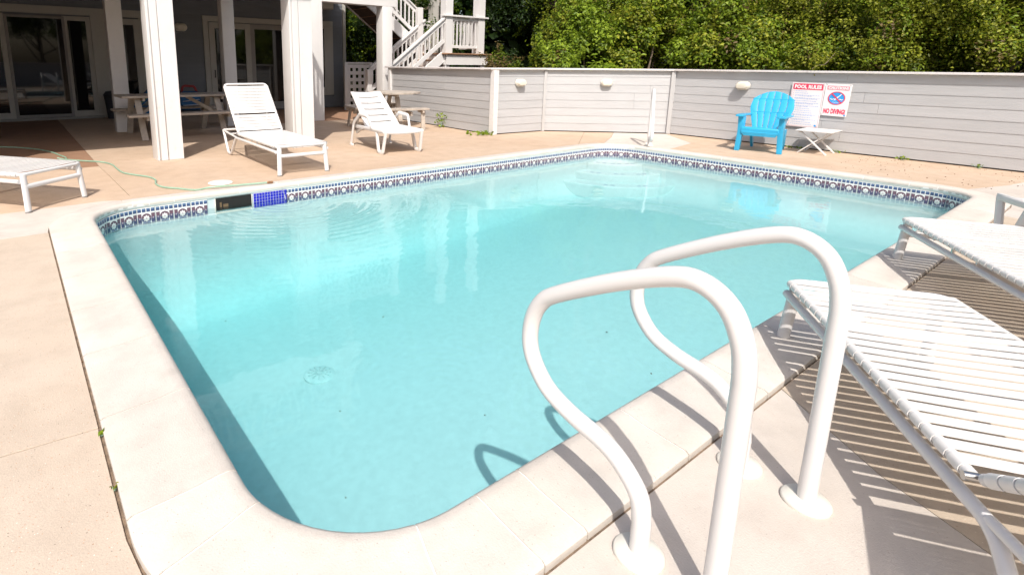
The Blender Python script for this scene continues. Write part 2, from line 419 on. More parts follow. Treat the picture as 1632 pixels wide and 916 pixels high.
slab([(7.62, ov1 + .01), (ne[0][0], ov1), *ne[1:4], (9.05, 6.05), (9.75, 6.47), (9.32, 6.85)], 'deck')
slab([*ne[3:], (ou1, 4.62), (9.55, 4.80), (10.46, 5.78), (9.75, 6.47), (9.05, 6.05)], 'deck_pale')
slab([(ou1, 4.62), (ou1, 2.32), (10.52, 2.11), (10.52, 5.70), (10.46, 5.78), (9.55, 4.80)], 'deck')
slab([(ou1, 2.32), *se[:3], (9.2, .95), (10.52, .72), (10.52, 2.11)], 'deck')
slab([*se[2:], (7.2, ov0), (6.9, -1.5), (10.52, -1.7), (10.52, .72), (9.2, .95)], 'deck_pale')
slab([(su, ov0), (2.46, ov0), (2.17, .35), (1.55, -.95), (1.0, -2.05), (su, -2.1)], 'deck_pale')
slab([(2.46, ov0), (4.85, ov0), (4.72, -1.3), (4.6, -2.9), (1.0, -2.05), (1.55, -.95), (2.17, .35)], 'deck_mid', .0008)
slab([(4.85, ov0), (7.2, ov0), (6.9, -1.5), (6.8, -2.9), (4.6, -2.9), (4.72, -1.3)], 'deck_mid')
slab([(su, -2.1), (1.0, -2.05), (4.6, -2.9), (6.8, -2.9), (6.9, -1.5), (10.52, -1.7), (10.52, -6), (su, -6)], 'deck')

# --- coping stones
coping = bpy.data.objects.new('pool_coping', None); COL.objects.link(coping)
tag(coping, 'cream cast stone coping around the pool edge', kind='structure')
PROF = [(0.0, -.03), (0.0, .016), (.04, .023), (.30, .026), (.62, .031), (.82, .040), (.93, .040), (.985, .030), (1.012, .012), (1.012, -.004), (.985, -.022), (.94, -.030), (.70, -.030)]
CC = {4: (PI_['u1'] - RI, PI_['v0'] + RI, -90), 5: (PI_['u1'] - RI, PI_['v1'] - RI, 0), 6: (PI_['u0'] + RI, PI_['v1'] - RI, 90), 7: (PI_['u0'] + RI, PI_['v0'] + RI, 180)}
def edge_pair(side, t):
    """outer and inner point of the coping; side 0..3 straight (s,e,n,w), 4..7 corner (se,ne,nw,sw)"""
    def pt(b):
        u0, u1, v0, v1 = b['u0'], b['u1'], b['v0'], b['v1']
        if side == 0: return (t, v0)
        if side == 1: return (u1, t)
        if side == 2: return (t, v1)
        if side == 3: return (u0, t)
        cx, cy, a0 = CC[side]; a = R(a0 + 90 * t)
        rx = (u1 - cx) if side in (4, 5) else (cx - u0); ry = (v1 - cy) if side in (5, 6) else (cy - v0)
        return (cx + rx * math.cos(a), cy + ry * math.sin(a))
    return Vector(pt(PO_)), Vector(pt(PI_))
def cstation(o, i, dz=0.0, k=1.0):
    return [(o.x + (i.x - o.x) * t, o.y + (i.y - o.y) * t, z + dz) for t, z in PROF]
cuts = {0: [1.00, 1.18, 1.73, 2.345, 2.93, 3.53, 4.13, 4.72, 5.33, 5.94, 6.55, 7.12, 7.45],
        1: [1.60, 2.02, 2.55, 3.10, 3.65, 4.22, 4.78],
        2: [.95, 1.17, 1.81, 2.46, 3.10, 3.72, 4.36, 5.0, 5.62, 6.26, 6.9, 7.4],
        3: [1.40, 1.55, 2.10, 2.65, 3.19, 3.73, 4.28, 4.83]}
def cpiece(stations):
    mb = MB(); mb.loft([cstation(*s) for s in stations]); mb.build('coping_stone', M['coping'], coping, ang=50)
J = .0032
cz = {0: (PI_['u0'] + RI, PI_['u1'] - RI), 1: (PI_['v0'] + RI, PI_['v1'] - RI), 2: (PI_['u0'] + RI, PI_['u1'] - RI), 3: (PI_['v0'] + RI, PI_['v1'] - RI)}
def sample(side, a, b, n):
    return [edge_pair(side, a + (b - a) * k / n) for k in range(n + 1)]
ORDER = [0, 4, 1, 5, 2, 6, 3, 7]            # once round, counter-clockwise
def gpair(g):
    k = int(g) % 8; f = g - int(g); sd = ORDER[k]
    if sd >= 4: return edge_pair(sd, f)
    a, b = cz[sd]
    if sd in (2, 3): a, b = b, a
    return edge_pair(sd, a + (b - a) * f)
gc = []
for k, sd in enumerate(ORDER):
    if sd >= 4: gc += [k + f for f in {4: (.3, .8), 5: (.12, .5, .88), 6: (.15, .62), 7: (.17, .83)}[sd]]
    else:
        a, b = cz[sd]
        if sd in (2, 3): a, b = b, a
        gc += sorted(k + (c - a) / (b - a) for c in cuts[sd] if min(a, b) + .03 < c < max(a, b) - .03)
gc.append(gc[0] + 8)
def glen(g): return cz[ORDER[int(g) % 8]][1] - cz[ORDER[int(g) % 8]][0] if ORDER[int(g) % 8] < 4 else .9
for a, b in zip(gc[:-1], gc[1:]):
    a, b = a + J / glen(a), b - J / glen(b); n = 10
    cpiece([gpair(a + (b - a) * k / n) for k in range(n + 1)])
gr = MB(); st = []
for side_s, side_c in ((0, 4), (1, 5), (2, 6), (3, 7)):
    a, b = cz[side_s]
    if side_s in (2, 3): a, b = b, a
    st += sample(side_s, a, b, 12)[:-1] + sample(side_c, 0, 1, 8)[:-1]
gr.loft([[(x, y, z - .0035) for x, y, z in [(o.x + (i.x - o.x) * (.02 + t * .975), o.y + (i.y - o.y) * (.02 + t * .975), zz) for t, zz in PROF]] for o, i in st], cap=False, closed=True)
tag(gr.build('grout', M['grout'], coping, ang=50), kind='stuff')

# --- basin
basin = bpy.data.objects.new('pool_basin', None); COL.objects.link(basin)
tag(basin, 'pale plastered swimming pool basin with a patterned tile waterline', kind='structure')
def rr_off(d): 
    b = dict(u0=PI_['u0'] - d, u1=PI_['u1'] + d, v0=PI_['v0'] - d, v1=PI_['v1'] + d); return rr_pts(b, max(.05, RI + d), 8)
FZ = -.98
def floor_z(x, y): return min(-.60, max(-1.2, -.865 + .0836 * x - .08 * y))
sh = MB()
prof = [(.12, -.029, 0), (.012, -.029, 0), (.012, -.184, 0), (.0, -.19, 0), (.0, -.45, .28)] + [(-.42 + .42 * math.cos(R(a_)), None, .28 + .72 * math.sin(R(a_))) for a_ in (10, 22, 35, 48, 60, 72, 82, 90)]
rings = []
for d, z, k in prof:
    rings.append([(p[0], p[1], z if k == 0 else -.19 + k * (floor_z(p[0], p[1]) + .19)) for p in rr_off(d)])
for f in (.8, .6, .4, .2, .02):
    rings.append([(x, y, floor_z(x, y)) for x, y in [(4.3 + (p[0] - 4.3) * f, 3.25 + (p[1] - 3.25) * f) for p in rr_off(-.42)]])
sh.loft(rings, cap=False)
n0 = len(sh.v) - 36; sh.f.append(tuple(range(n0, n0 + 36)))
shell = sh.build('plaster_shell', M['plaster'], basin)
# corner entry steps
for k, (rad, z) in enumerate(((1.22, -.47), (.92, -.35), (.62, -.235))):
    c = (8.17, 5.455); poly = [(c[0] + .0, c[1] + .0)] + arc(c[0], c[1], rad, 180, 270, 20)
    mb = MB(); mb.prism(poly, -.80 + .001 * k, z); mb.build('step', M['plaster'], basin, bevel=.02, seg=3)
    for a in ((200, 225, 250) if k else (215, 240)):
        x, y = c[0] + (rad - .10) * math.cos(R(a)), c[1] + (rad - .10) * math.sin(R(a))
        mb = MB()
        for s_ in (-1, 1): mb.box((x + .05 * s_ * math.sin(R(a)), y - .05 * s_ * math.cos(R(a)), z + .001), (.03, .06, .006), R(a))
        mb.build('step_marker', M['streak'], basin)
# waterline tiles
TP, TH = .1615, .152
def tile_mesh(w):
    mb = MB(); t = .008; b = .003; h = TH / 2; x = w / 2
    vs = [(-x, 0, -h), (x, 0, -h), (x, 0, h), (-x, 0, h), (-x, t - b, -h), (x, t - b, -h), (x, t - b, h), (-x, t - b, h), (-x + b, t, -h + b), (x - b, t, -h + b), (x - b, t, h - b), (-x + b, t, h - b)]
    fs = [(0, 1, 5, 4), (1, 2, 6, 5), (2, 3, 7, 6), (3, 0, 4, 7), (4, 5, 9, 8), (5, 6, 10, 9), (6, 7, 11, 10), (7, 4, 8, 11), (8, 9, 10, 11)]
    me = bpy.data.meshes.new('tile'); me.from_pydata(vs, [], fs); uv = me.uv_layers.new()
    for l in me.loops:
        v = me.vertices[l.vertex_index].co; uv.data[l.index].uv = ((x - v.x) / w, (v.z + h) / TH)
    me.materials.append(M['tile']); return me
TM = tile_mesh(TP - .004)
path = [Vector(p) for p in rr_off(.0115)]; path.append(path[0])
L = [0]
for a, b in zip(path[:-1], path[1:]): L.append(L[-1] + (b - a).length)
def at_len(s):
    for i in range(len(path) - 1):
        if s <= L[i + 1]: return path[i].lerp(path[i + 1], (s - L[i]) / max(1e-9, L[i + 1] - L[i]))
    return path[-1]
ZT = -.029 - TH / 2 - .001
nt = int(L[-1] / TP)
pt = L[-1] / nt
for k in range(nt):
    p, q = at_len(k * pt), at_len((k + 1) * pt - .0001)
    c = (p + q) / 2; d = (q - p).normalized(); inn = Vector((-d.y, d.x))
    # leave the gap for the skimmer mouth and the mosaic patch
    if c.y > 5.3 and 1.53 < c.x < 2.32: continue
    o = link('tile', TM, basin); o.location = (c.x, c.y, ZT); o.rotation_euler = (0, 0, math.atan2(inn.y, inn.x) - math.pi / 2)
yw = PI_['v1'] + .0115
sk = MB()
for c, d in (((1.745, yw + .06, -.185), (.37, .14, .012)), ((1.557, yw - .002, -.105), (.007, .02, .15)), ((1.933, yw - .002, -.105), (.007, .02, .15))): sk.box(c, d)
skm = sk.build('skimmer_mouth', M['cream'], basin, bevel=.002, seg=1)
hv = MB(); hv.box((1.745, yw - .002, -.095), (.366, .012, .125)); hv.build('skimmer_opening', M['dark'], skm)
wv = MB(); wv.box((1.66, yw - .0095, -.112), (.05, .004, .03)); wv.box((1.61, yw - .0095, -.10), (.018, .004, .05)); wv.build('weir_flap', M['orange'], skm)
mo = MB(); mo.box((2.135, yw - .003, ZT), (.37, .010, TH)); mop = mo.build('mosaic_patch', M['mosaicw'], basin)
mo = MB()
for i in range(12):
    for j in range(5):
        mo.box((2.135 - .37 / 2 + .37 * (i + .5) / 12, yw - .0095, ZT - TH / 2 + TH * (j + .5) / 5), (.0255, .005, .0255))
tag(mo.build('mosaic_tiles', M['mosaic'], mop, smooth=False), kind='stuff')
# water body
wm = MB(); ww = [(p[0], p[1]) for p in rr_off(.03)]; wm.prism(ww, -1.26, -.125)
wo = tag(wm.build('water', M['water'], smooth=False), 'clear turquoise pool water with faint ripples', kind='structure')

mb = MB()
for x_, y_ in ((1.45, 5.0), (2.55, 3.9), (3.3, 1.75), (2.2, 2.2), (1.2, 2.2), (1.55, 2.9), (3.6, 2.3)):
    q_ = random.uniform(.004, .009); mb.box((x_, y_, floor_z(x_, y_) + .006), (q_ * 1.6, q_, .005), random.uniform(0, 3))
tag(mb.build('sunken_debris', M['litter'], smooth=False), 'small dark leaf bits lying on the pool floor', 'debris', kind='stuff')
# drain on the floor
t = thing('floor_drain', 'round white grate drain on the pool floor', 'drain', (1.66, 3.42, floor_z(1.66, 3.42)))
mb = MB(); mb.lathe([(.0, .0), (.118, .0), (.118, .012), (.10, .022), (.0, .024)]); mb.build('drain_ring', M['drainring'], t)
mb = MB()
for a in range(12):
    for rr in (.03, .055, .08): mb.box((rr * math.cos(a * math.pi / 6), rr * math.sin(a * math.pi / 6), .026), (.016, .007, .006), a * math.pi / 6)
mb.build('drain_slots', M['drainslot'], t)

# ------------------------------------------------------------------ siding walls round the deck
def siding_wall(a, b, label, zt=1.215, nb=8, group='low grey siding walls round the pool', pitch=.1535, z0=.02, lens=3.6, frieze=.0):
    a, b = Vector((*a, 0)), Vector((*b, 0)); d = (b - a); Lw = d.length; d.normalize(); n = Vector((d.y, -d.x, 0))
    t = thing('siding_wall', label, 'wall', a, 0, group)
    ang = math.atan2(d.y, d.x)
    back = MB(); c = (b - a) / 2 - n * .055; back.box((c.x, c.y, .62), (Lw, .09, 1.16), ang); back.build('wall_core', M['siding'], t)
    for k in range(nb):
        zb = z0 + k * pitch; x = 0.0; first = True
        while x < Lw - .01:
            ln = min(lens * (random.uniform(.45, 1) if first else 1), Lw - x); first = False
            if Lw - x - ln < .4: ln = Lw - x
            p, q = d * (x + .0015), d * (x + ln - .0015)
            top = min(zb + pitch + .012, zt)
            ring = lambda o: [o - n * .008 + Vector((0, 0, zb)), o + n * .0095 + Vector((0, 0, zb)), o + n * .003 + Vector((0, 0, top)), o - n * .008 + Vector((0, 0, top))]
            mb = MB(); mb.loft([ring(p), ring(q)]); mb.build('siding_board', M['siding'], t, smooth=False)
            x += ln
    mb = MB(); c = (b - a) / 2 + n * -.02; mb.box((c.x, c.y, zt + .022), (Lw + .06, .20, .034), ang); mb.build('cap_rail', M['cap'], t, bevel=.006)
    if frieze:
        mb = MB(); c = (b - a) / 2 + n * .012; mb.box((c.x, c.y, zt - frieze / 2), (Lw - .02, .022, frieze), ang); mb.build('frieze_board', M['fencetrim'], t, bevel=.002, seg=1)
    return t, d, n
A0, A1, A2, A3, A4 = (7.64, 11.45), (7.38, 7.52), (8.70, 7.41), (10.50, 5.76), (10.49, -5.0)
wA, _, _ = siding_wall(A0, A1, 'grey siding wall behind the round picnic table below the stairs')
wB, dB, nB = siding_wall(A1, A2, 'short grey siding wall between the white corner post and the angled wall', frieze=.03)
wC, dC, nC = siding_wall(A2, A3, 'angled grey siding wall behind the far pool corner', frieze=.03)
wD, dD, nD = siding_wall(A3, A4, 'long grey siding wall with the pool signs behind the blue chair')
wE, _, _ = siding_wall((10.49, -5.0), (-7.9, -6.1), 'grey siding wall closing the far side of the pool deck behind the camera')
def wall_post(par, p, w, mat, h=1.215, rz=0.0, dpt=None):
    l = par.location; mb = MB(); mb.box((p[0] - l.x, p[1] - l.y, h / 2 + .002), (w, dpt or w, h - .004), rz); mb.build('corner_board', M[mat], par, bevel=.004, seg=1)
wall_post(wA, (7.405, 7.505), .115, 'white'); wall_post(wB, (8.69, 7.395), .06, 'fencetrim', rz=R(-24))
wall_post(wC, (10.475, 5.745), .075, 'fencetrim', rz=R(-66)); wall_post(wA, (7.625, 11.3), .10, 'white')

# bulkhead lamps on the walls
def bulkhead(p, n, label, group, sc=1.0, mats=('cream', 'lens')):
    rz = math.atan2(n.y, n.x) - math.pi / 2        # local +y points along n
    t = thing('wall_lamp', label, 'wall lamp', p, rz, group)
    w, h = .115 * sc, .073 * sc
    def stad(k, y, g):
        out = []
        for j in range(28):
            a = 2 * math.pi * j / 28; cxs = (w - h) * (1 if math.cos(a) > 0 else -1)
            out.append((cxs * 1.0 + h * g * math.cos(a), y, h * g * math.sin(a)))
        return out
    mb = MB(); mb.loft([stad(1, 0, 1.0), stad(1, .035, 1.0), stad(1, .045, .93)]); mb.build('lamp_base', M[mats[0]], t)
    mb = MB(); mb.loft([stad(1, .044, .86), stad(1, .075, .82), stad(1, .095, .6), stad(1, .10, .25)]); mb.build('lamp_lens', M[mats[1]], t)
    for k in range(4):
        z = (-.6 + .4 * k) * h; mb = MB(); mb.box((0, .088 - .03 * abs(z / h), z), (w * 1.55, .018, .006)); mb.build('lamp_rib', M[mats[0]], t)
    return t
bulkhead((8.02, 7.445, .975), Vector((-.083, -1, 0)).normalized(), 'cream ribbed bulkhead lamp on the short wall beside the white corner post', 'oval lamps on the siding walls')
bulkhead((9.565, 6.60, .98), nC, 'cream ribbed bulkhead lamp on the angled wall left of the slim white handrail', 'oval lamps on the siding walls')
bulkhead((10.465, 4.465, .985), Vector((-1, 0, 0)), 'cream ribbed bulkhead lamp above left of the blue chair', 'oval lamps on the siding walls')

# ------------------------------------------------------------------ signs
def text_mesh(txt, size, bold=.0, fit=None):
    cu = bpy.data.curves.new('lettering', 'FONT'); cu.body = txt; cu.size = size; cu.align_x = 'CENTER'; cu.align_y = 'CENTER'
    cu.extrude = .0012; cu.offset = bold; cu.resolution_u = 2
    o = bpy.data.objects.new('lettering', cu); COL.objects.link(o)
    dg = bpy.context.evaluated_depsgraph_get(); me = bpy.data.meshes.new_from_object(o.evaluated_get(dg))
    bpy.data.objects.remove(o); bpy.data.curves.remove(cu)
    xs = [v.co.x for v in me.vertices]; ys = [v.co.y for v in me.vertices]
    if fit:
        kx, ky = fit[0] / (max(xs) - min(xs)), fit[1] / (max(ys) - min(ys)); mx_, my_ = (max(xs) + min(xs)) / 2, (max(ys) + min(ys)) / 2
        for v in me.vertices: v.co.x = (v.co.x - mx_) * kx; v.co.y = (v.co.y - my_) * ky
    return me
SIGNROT = Matrix(((0, 0, -1), (-1, 0, 0), (0, 1, 0)))      # local x -> -Y, local y -> +Z, local z -> -X
def sign_root(name, label, loc, tilt):
    t = thing(name, label, 'sign', loc); t.rotation_euler = (SIGNROT @ Matrix.Rotation(tilt, 3, 'Z')).to_euler(); return t
def on_sign(t, name, me, x, y, z, mat):
    me.materials.clear(); me.materials.append(mat); o = link(name, me, t); o.location = (x, y, z); return o
def flat(pts, th=.0014):
    mb = MB(); mb.slab([(p[0], p[1], 0) for p in pts], (0, 0, 1), th); return mb.mesh('flat', None, smooth=False)
def rect(w, h): return [(-w / 2, -h / 2), (w / 2, -h / 2), (w / 2, h / 2), (-w / 2, h / 2)]
t = sign_root('pool_rules_sign', 'white POOL RULES sign with a red heading on the grey wall beside the blue chair', (10.468, 3.498, .707), R(-1.2))
w, h = .457, .712
mb = MB(); mb.box((0, 0, 0), (w, h, .006)); mb.build('sign_board', M['signwhite'], t, bevel=.002, seg=1)
for (x, y, ww_, hh) in ((0, h / 2 - .012, w - .03, .003), (0, -h / 2 + .012, w - .03, .003), (-w / 2 + .014, 0, .003, h - .03), (w / 2 - .014, 0, .003, h - .03)):
    on_sign(t, 'border_line', flat(rect(ww_, hh)), x, y, .0032, M['signpink'])
on_sign(t, 'heading_band', flat(rect(w - .045, .092)), 0, h / 2 - .064, .0032, M['signred'])
on_sign(t, 'heading_text', text_mesh('POOL RULES', .075, .0042, (.375, .062)), 0, h / 2 - .064, .0052, M['signwhite'])
rr2 = random.Random(5)
mbt = MB(); mbb = MB(); y = h / 2 - .135
for it in range(15):
    nl = 2 if it in (2, 3, 5, 6, 10, 12) else 1
    mbb.box((-w / 2 + .038, y, .0036), (.009, .009, .001))
    for l_ in range(nl):
        x = -w / 2 + .062; end = (rr2.uniform(.20, .34) if l_ == nl - 1 else .375) - .02
        if it == 0: end = .15
        while x < -w / 2 + .05 + end:
            q = rr2.uniform(.008, .032); mbt.box((x + q / 2, y + rr2.uniform(-.0006, .0006), .0036), (q, .0068, .001)); x += q + .007
        y -= .0135
    y -= .0185
tag(on_sign(t, 'rule_lines', mbt.mesh('rule_lines', None, smooth=False), 0, 0, 0, M['signtext']), kind='stuff')
tag(on_sign(t, 'rule_bullets', mbb.mesh('rule_bullets', None, smooth=False), 0, 0, 0, M['signpink']), kind='stuff')
mb = MB(); mb.lathe([(.0, 0), (.016, 0), (.016, .001), (0, .0012)], n=16); on_sign(t, 'maker_mark', mb.mesh('maker_mark', None), w / 2 - .045, -h / 2 + .04, .0032, M['signblue'])
for sx in (-1, 1):
    for sy in (-1, 1):
        mb = MB(); mb.lathe([(0, 0), (.008, 0), (.006, .003), (0, .004)], n=12); on_sign(t, 'screw', mb.mesh('screw', None), sx * (w / 2 - .03), sy * (h / 2 - .024), .003, M['steel'])
t = sign_root('no_diving_sign', 'white CAUTION NO DIVING sign with a crossed out diver right of the pool rules', (10.468, 3.092, .808), R(-1.6))
w, h = .338, .497
mb = MB(); mb.box((0, 0, 0), (w, h, .006)); mb.build('sign_board', M['signwhite'], t, bevel=.002, seg=1)
on_sign(t, 'heading_band', flat(rect(w - .05, .062)), 0, h / 2 - .062, .0032, M['signpink'])
on_sign(t, 'heading_text', text_mesh('CAUTION!', .062, .0034, (.262, .044)), 0, h / 2 - .062, .0052, M['signwhite'])
on_sign(t, 'warning_text', text_mesh('NO DIVING!', .088, .0042, (.285, .082)), 0, -h / 2 + .075, .0032, M['signred'])
cyc = .03
def disc(r0, r1, n=40):
    mb = MB(); vs = []; fs = []
    for i in range(n):
        a = 2 * math.pi * i / n
        for r in (r0, r1):
            for z in (0, .0012): vs.append((r * math.cos(a) * 1.05, r * math.sin(a) * .95, z))
    for i in range(n):
        j = (i + 1) % n; a, b = i * 4, j * 4
        fs += [(a + 1, a + 3, b + 3, b + 1), (a, b, b + 2, a + 2), (a + 2, b + 2, b + 3, a + 3), (a, a + 1, b + 1, b)]
    return mb.add(vs, fs).mesh('disc', None, smooth=False)
on_sign(t, 'blue_disc', flat([(.098 * 1.05 * math.cos(i * math.pi / 20), .098 * .95 * math.sin(i * math.pi / 20)) for i in range(40)]), 0, cyc, .0031, M['signblue'])
wav = [(-.085 + .17 * i / 24, -.012 + .006 * math.sin(i * 1.1)) for i in range(25)]
on_sign(t, 'wave', flat(wav + [(x, y - .012) for x, y in reversed(wav)]), 0, cyc, .0046, M['signwhite'])
wav = [(-.05 + .11 * i / 16, -.062 + .003 * math.sin(i)) for i in range(17)]
on_sign(t, 'wave', flat(wav + [(x, y - .005) for x, y in reversed(wav)]), 0, cyc, .0046, M['signwhite'])
on_sign(t, 'diver_figure', flat([(.062, .072), (.05, .066), (.026, .036), (.004, .020), (-.018, -.004), (-.034, -.04), (-.022, -.034), (-.006, -.014), (.010, -.012), (.018, .006), (.036, .028), (.056, .056)]), 0, cyc, .0062, M['signwhite'])
sl_ = [(-.074, .062), (-.062, .074), (.074, -.062), (.062, -.074)]
on_sign(t, 'slash', flat(sl_), 0, cyc, .0078, M['signred'])
on_sign(t, 'red_ring', disc(.094, .106), 0, cyc, .0066, M['signred'])
mb = MB(); mb.lathe([(.0, 0), (.013, 0), (.013, .001), (0, .0012)], n=16); on_sign(t, 'maker_mark', mb.mesh('maker_mark', None), w / 2 - .03, -h / 2 + .025, .0032, M['signblue'])
for sx in (-1, 1):
    for sy in (-1, 1):
        mb = MB(); mb.lathe([(0, 0), (.007, 0), (.005, .003), (0, .004)], n=12); on_sign(t, 'screw', mb.mesh('screw', None), sx * (w / 2 - .018), sy * (h / 2 - .015), .003, M['steel'])

# ------------------------------------------------------------------ pool handrails
HR = [(0, 0, 0), (0, 0, .62), (.012, 0, .70), (.05, 0, .775), (.115, 0, .812), (.19, 0, .803), (.34, 0, .737), (.52, 0, .638), (.575, 0, .592), (.605, 0, .53), (.612, 0, .455), (.59, 0, .39), (.53, 0, .325), (.44, 0, .288), (.32, 0, .262), (.255, 0, .225), (.207, 0, .17), (.193, 0, .10), (.192, 0, 0)]
def handrail(loc, rz, label, prof=HR, r=.0255, group='white pool handrails'):
    t = thing('pool_handrail', label, 'handrail', loc, rz, group)
    mb = MB(); pth = [prof[0], *smooth_path(prof[1:-1], 6), prof[-1]]
    mb.tube(pth, r, 20); mb.build('rail_tube', M['metalwhite'], t, ang=60)
    for x in (prof[0][0], prof[-1][0]):
        mb = MB(); mb.lathe([(r + .001, 0), (.066, 0), (.067, .006), (.062, .012), (.036, .016), (r + .001, .017)], (x, 0, 0), 32); mb.build('base_flange', M['cream'], t, ang=50)
    return t
handrail((1.25, .452, 0), R(90), 'curved white pool handrail nearest the camera')
handrail((1.84, .452, 0), R(90), 'curved white pool handrail standing over the front corner of the nearest strap lounger')
HR2 = [(0, 0, 0), (0, 0, .74), (.015, 0, .85), (.06, 0, .91), (.13, 0, .915), (.20, 0, .87), (.50, 0, .56), (.72, 0, .31), (.76, 0, .24), (.75, 0, .17), (.69, 0, .14), (.50, 0, .165), (.33, 0, .15), (.27, 0, .10), (.26, 0, 0)]
handrail((8.86, 5.19, 0), R(180 + 33.5), 'slim white handrail seen edge on at the far pool corner steps', HR2)

# ------------------------------------------------------------------ strap loungers
def strap_mesh():
    mb = MB(); w, r, th, yw_ = .30, .0165, .0022, .0436
    def loop(rad, sag):
        pts = []
        for a in range(-110, -271, -20): pts.append((-w + rad * math.cos(R(a)), rad * math.sin(R(a))))
        for k in range(1, 8): x = -w + 2 * w * k / 8; pts.append((x, rad - sag * (1 - (x / w) ** 2)))
        for a in range(90, -71, -20): pts.append((w + rad * math.cos(R(a)), rad * math.sin(R(a))))
        return pts
    o, i = loop(r + th, .005), loop(r, .005)
    prof = o + i[::-1]
    a = [(x, -yw_ / 2, z) for x, z in prof]; b = [(x, yw_ / 2, z) for x, z in prof]; n = len(o); N = 2 * n
    fs = []
    for k in range(N): fs.append((k, (k + 1) % N, N + (k + 1) % N, N + k))
    for k in range(n - 1):
        fs.append((k, N - 1 - k, N - 2 - k, k + 1)); fs.append((N + k, N + k + 1, N + N - 2 - k, N + N - 1 - k))
    mb.add(a + b, fs); return mb.mesh('strap', M['strap'], ang=45)
STRAP = strap_mesh()
def strap_lounger(loc, rz, label, back=48, sc=1.0, group='white strap sun loungers'):
    t = thing('strap_lounger', label, 'sun lounger', loc, rz, group); t.scale = (sc, sc, sc)
    SZ, HY = .318, 1.31
    mb = MB(); mb.tube(fillet([(-.30, HY, SZ), (-.30, 0, SZ), (.30, 0, SZ), (.30, HY, SZ)], .07, 8), .0155, 12); mb.build('seat_frame', M['metalwhite'], t, ang=60)
    for s in (-1, 1):
        mb = MB(); mb.tube([(s * .268, .012, SZ), (s * .274, .0, .2), (s * .284, -.018, .004)], .027, 14, ry=.02); lg = mb.build('leg', M['metalwhite'], t, ang=60)
        mb = MB(); mb.tube([(s * .2838, -.0175, .012), (s * .2842, -.0185, .0)], .0285, 14, ry=.0215); mb.build('foot_cap', M['rubber'], lg)
        mb = MB(); pth = fillet([(s * .305, .015, .262), (s * .305, 1.42, .262), (s * .305, 1.66, .02), (s * .305, 1.78, .02), (s * .305, 1.96, .31)], [.12, .09, .09], 8)
        mb.tube(pth, .018, 12); mb.build('side_rail', M['metalwhite'], t, ang=60)
        mb = MB(); mb.tube([(s * .305, 1.40, .268), (s * .305, 1.945, .305)], .014, 10); mb.build('rear_brace', M['metalwhite'], t, ang=60)
        mb = MB(); mb.tube([(s * .303, .62, .262), (s * .301, .62, SZ - .012)], .009, 8); mb.build('spacer', M['steel'], t)
        mb = MB(); mb.tube([(s * .325, HY + .012, SZ + .004), (s * .285, HY + .012, SZ + .004)], .011, 12); mb.build('hinge_bolt', M['steel'], t)
    mb = MB(); mb.tube([(-.27, -.003, .215), (.27, -.003, .215)], .021, 12, ry=.017); mb.build('front_crossbar', M['metalwhite'], t, ang=60)
    mb = MB(); mb.tube([(-.305, 1.96, .31), (.305, 1.96, .31)], .016, 12); mb.build('rear_crossbar', M['metalwhite'], t, ang=60)
    for yy in (.40, .84):
        mb = MB(); mb.tube([(-.30, yy, SZ - .022), (.30, yy, SZ - .022)], .010, 8); mb.build('under_bar', M['metalwhite'], t)
    for k in range(22):
        o = link('strap', STRAP, t); o.location = (0, .056 + k * .0577, SZ)
    a = R(back); ca, sa = math.cos(a), math.sin(a); BL = .80
    P = lambda d, x: (x, HY + .03 + d * ca, SZ + .012 + d * sa)
    mb = MB(); mb.tube(fillet([P(0, -.29), P(BL, -.29), P(BL, .29), P(0, .29)], .06, 8), .0155, 12); mb.build('back_frame', M['metalwhite'], t, ang=60)
    mb = MB(); mb.tube([P(.0, -.29), P(.0, .29)], .014, 10); mb.build('back_bar', M['metalwhite'], t)
    mb = MB(); mb.tube([P(.42, -.20), (-.20, 1.68, .27)], .010, 8); mb.tube([P(.42, .20), (.20, 1.68, .27)], .010, 8); mb.tube([(-.305, 1.68, .285), (.305, 1.68, .285)], .010, 8); mb.build('back_prop', M['metalwhite'], t)
    for k in range(14):
        o = link('strap', STRAP, t); p = P(.045 + k * .0515 + (.018 if k > 4 else 0), 0); o.location = p; o.rotation_euler = (a, 0, 0); o.scale = (.29 / .30, 1, 1)
    return t
strap_lounger((2.79, 6.03, 0), R(-1.5), 'white strap lounger with raised back standing between the two big white posts', 48, 1.08)
strap_lounger((.245, 5.93, 0), R(39), 'white strap lounger cut off by the left edge beside the green hose', 30, 1.06)
ax = math.atan2(-.61, -.79)
strap_lounger((3.056, .676, 0), R(-143.4) - R(90), 'white strap lounger nearest the camera beside the pool handrails', 33)
strap_lounger((4.93, .68, 0), math.atan2(-.55, -.835) - R(90), 'white strap lounger further along the pool with its front foot on the coping', 33)

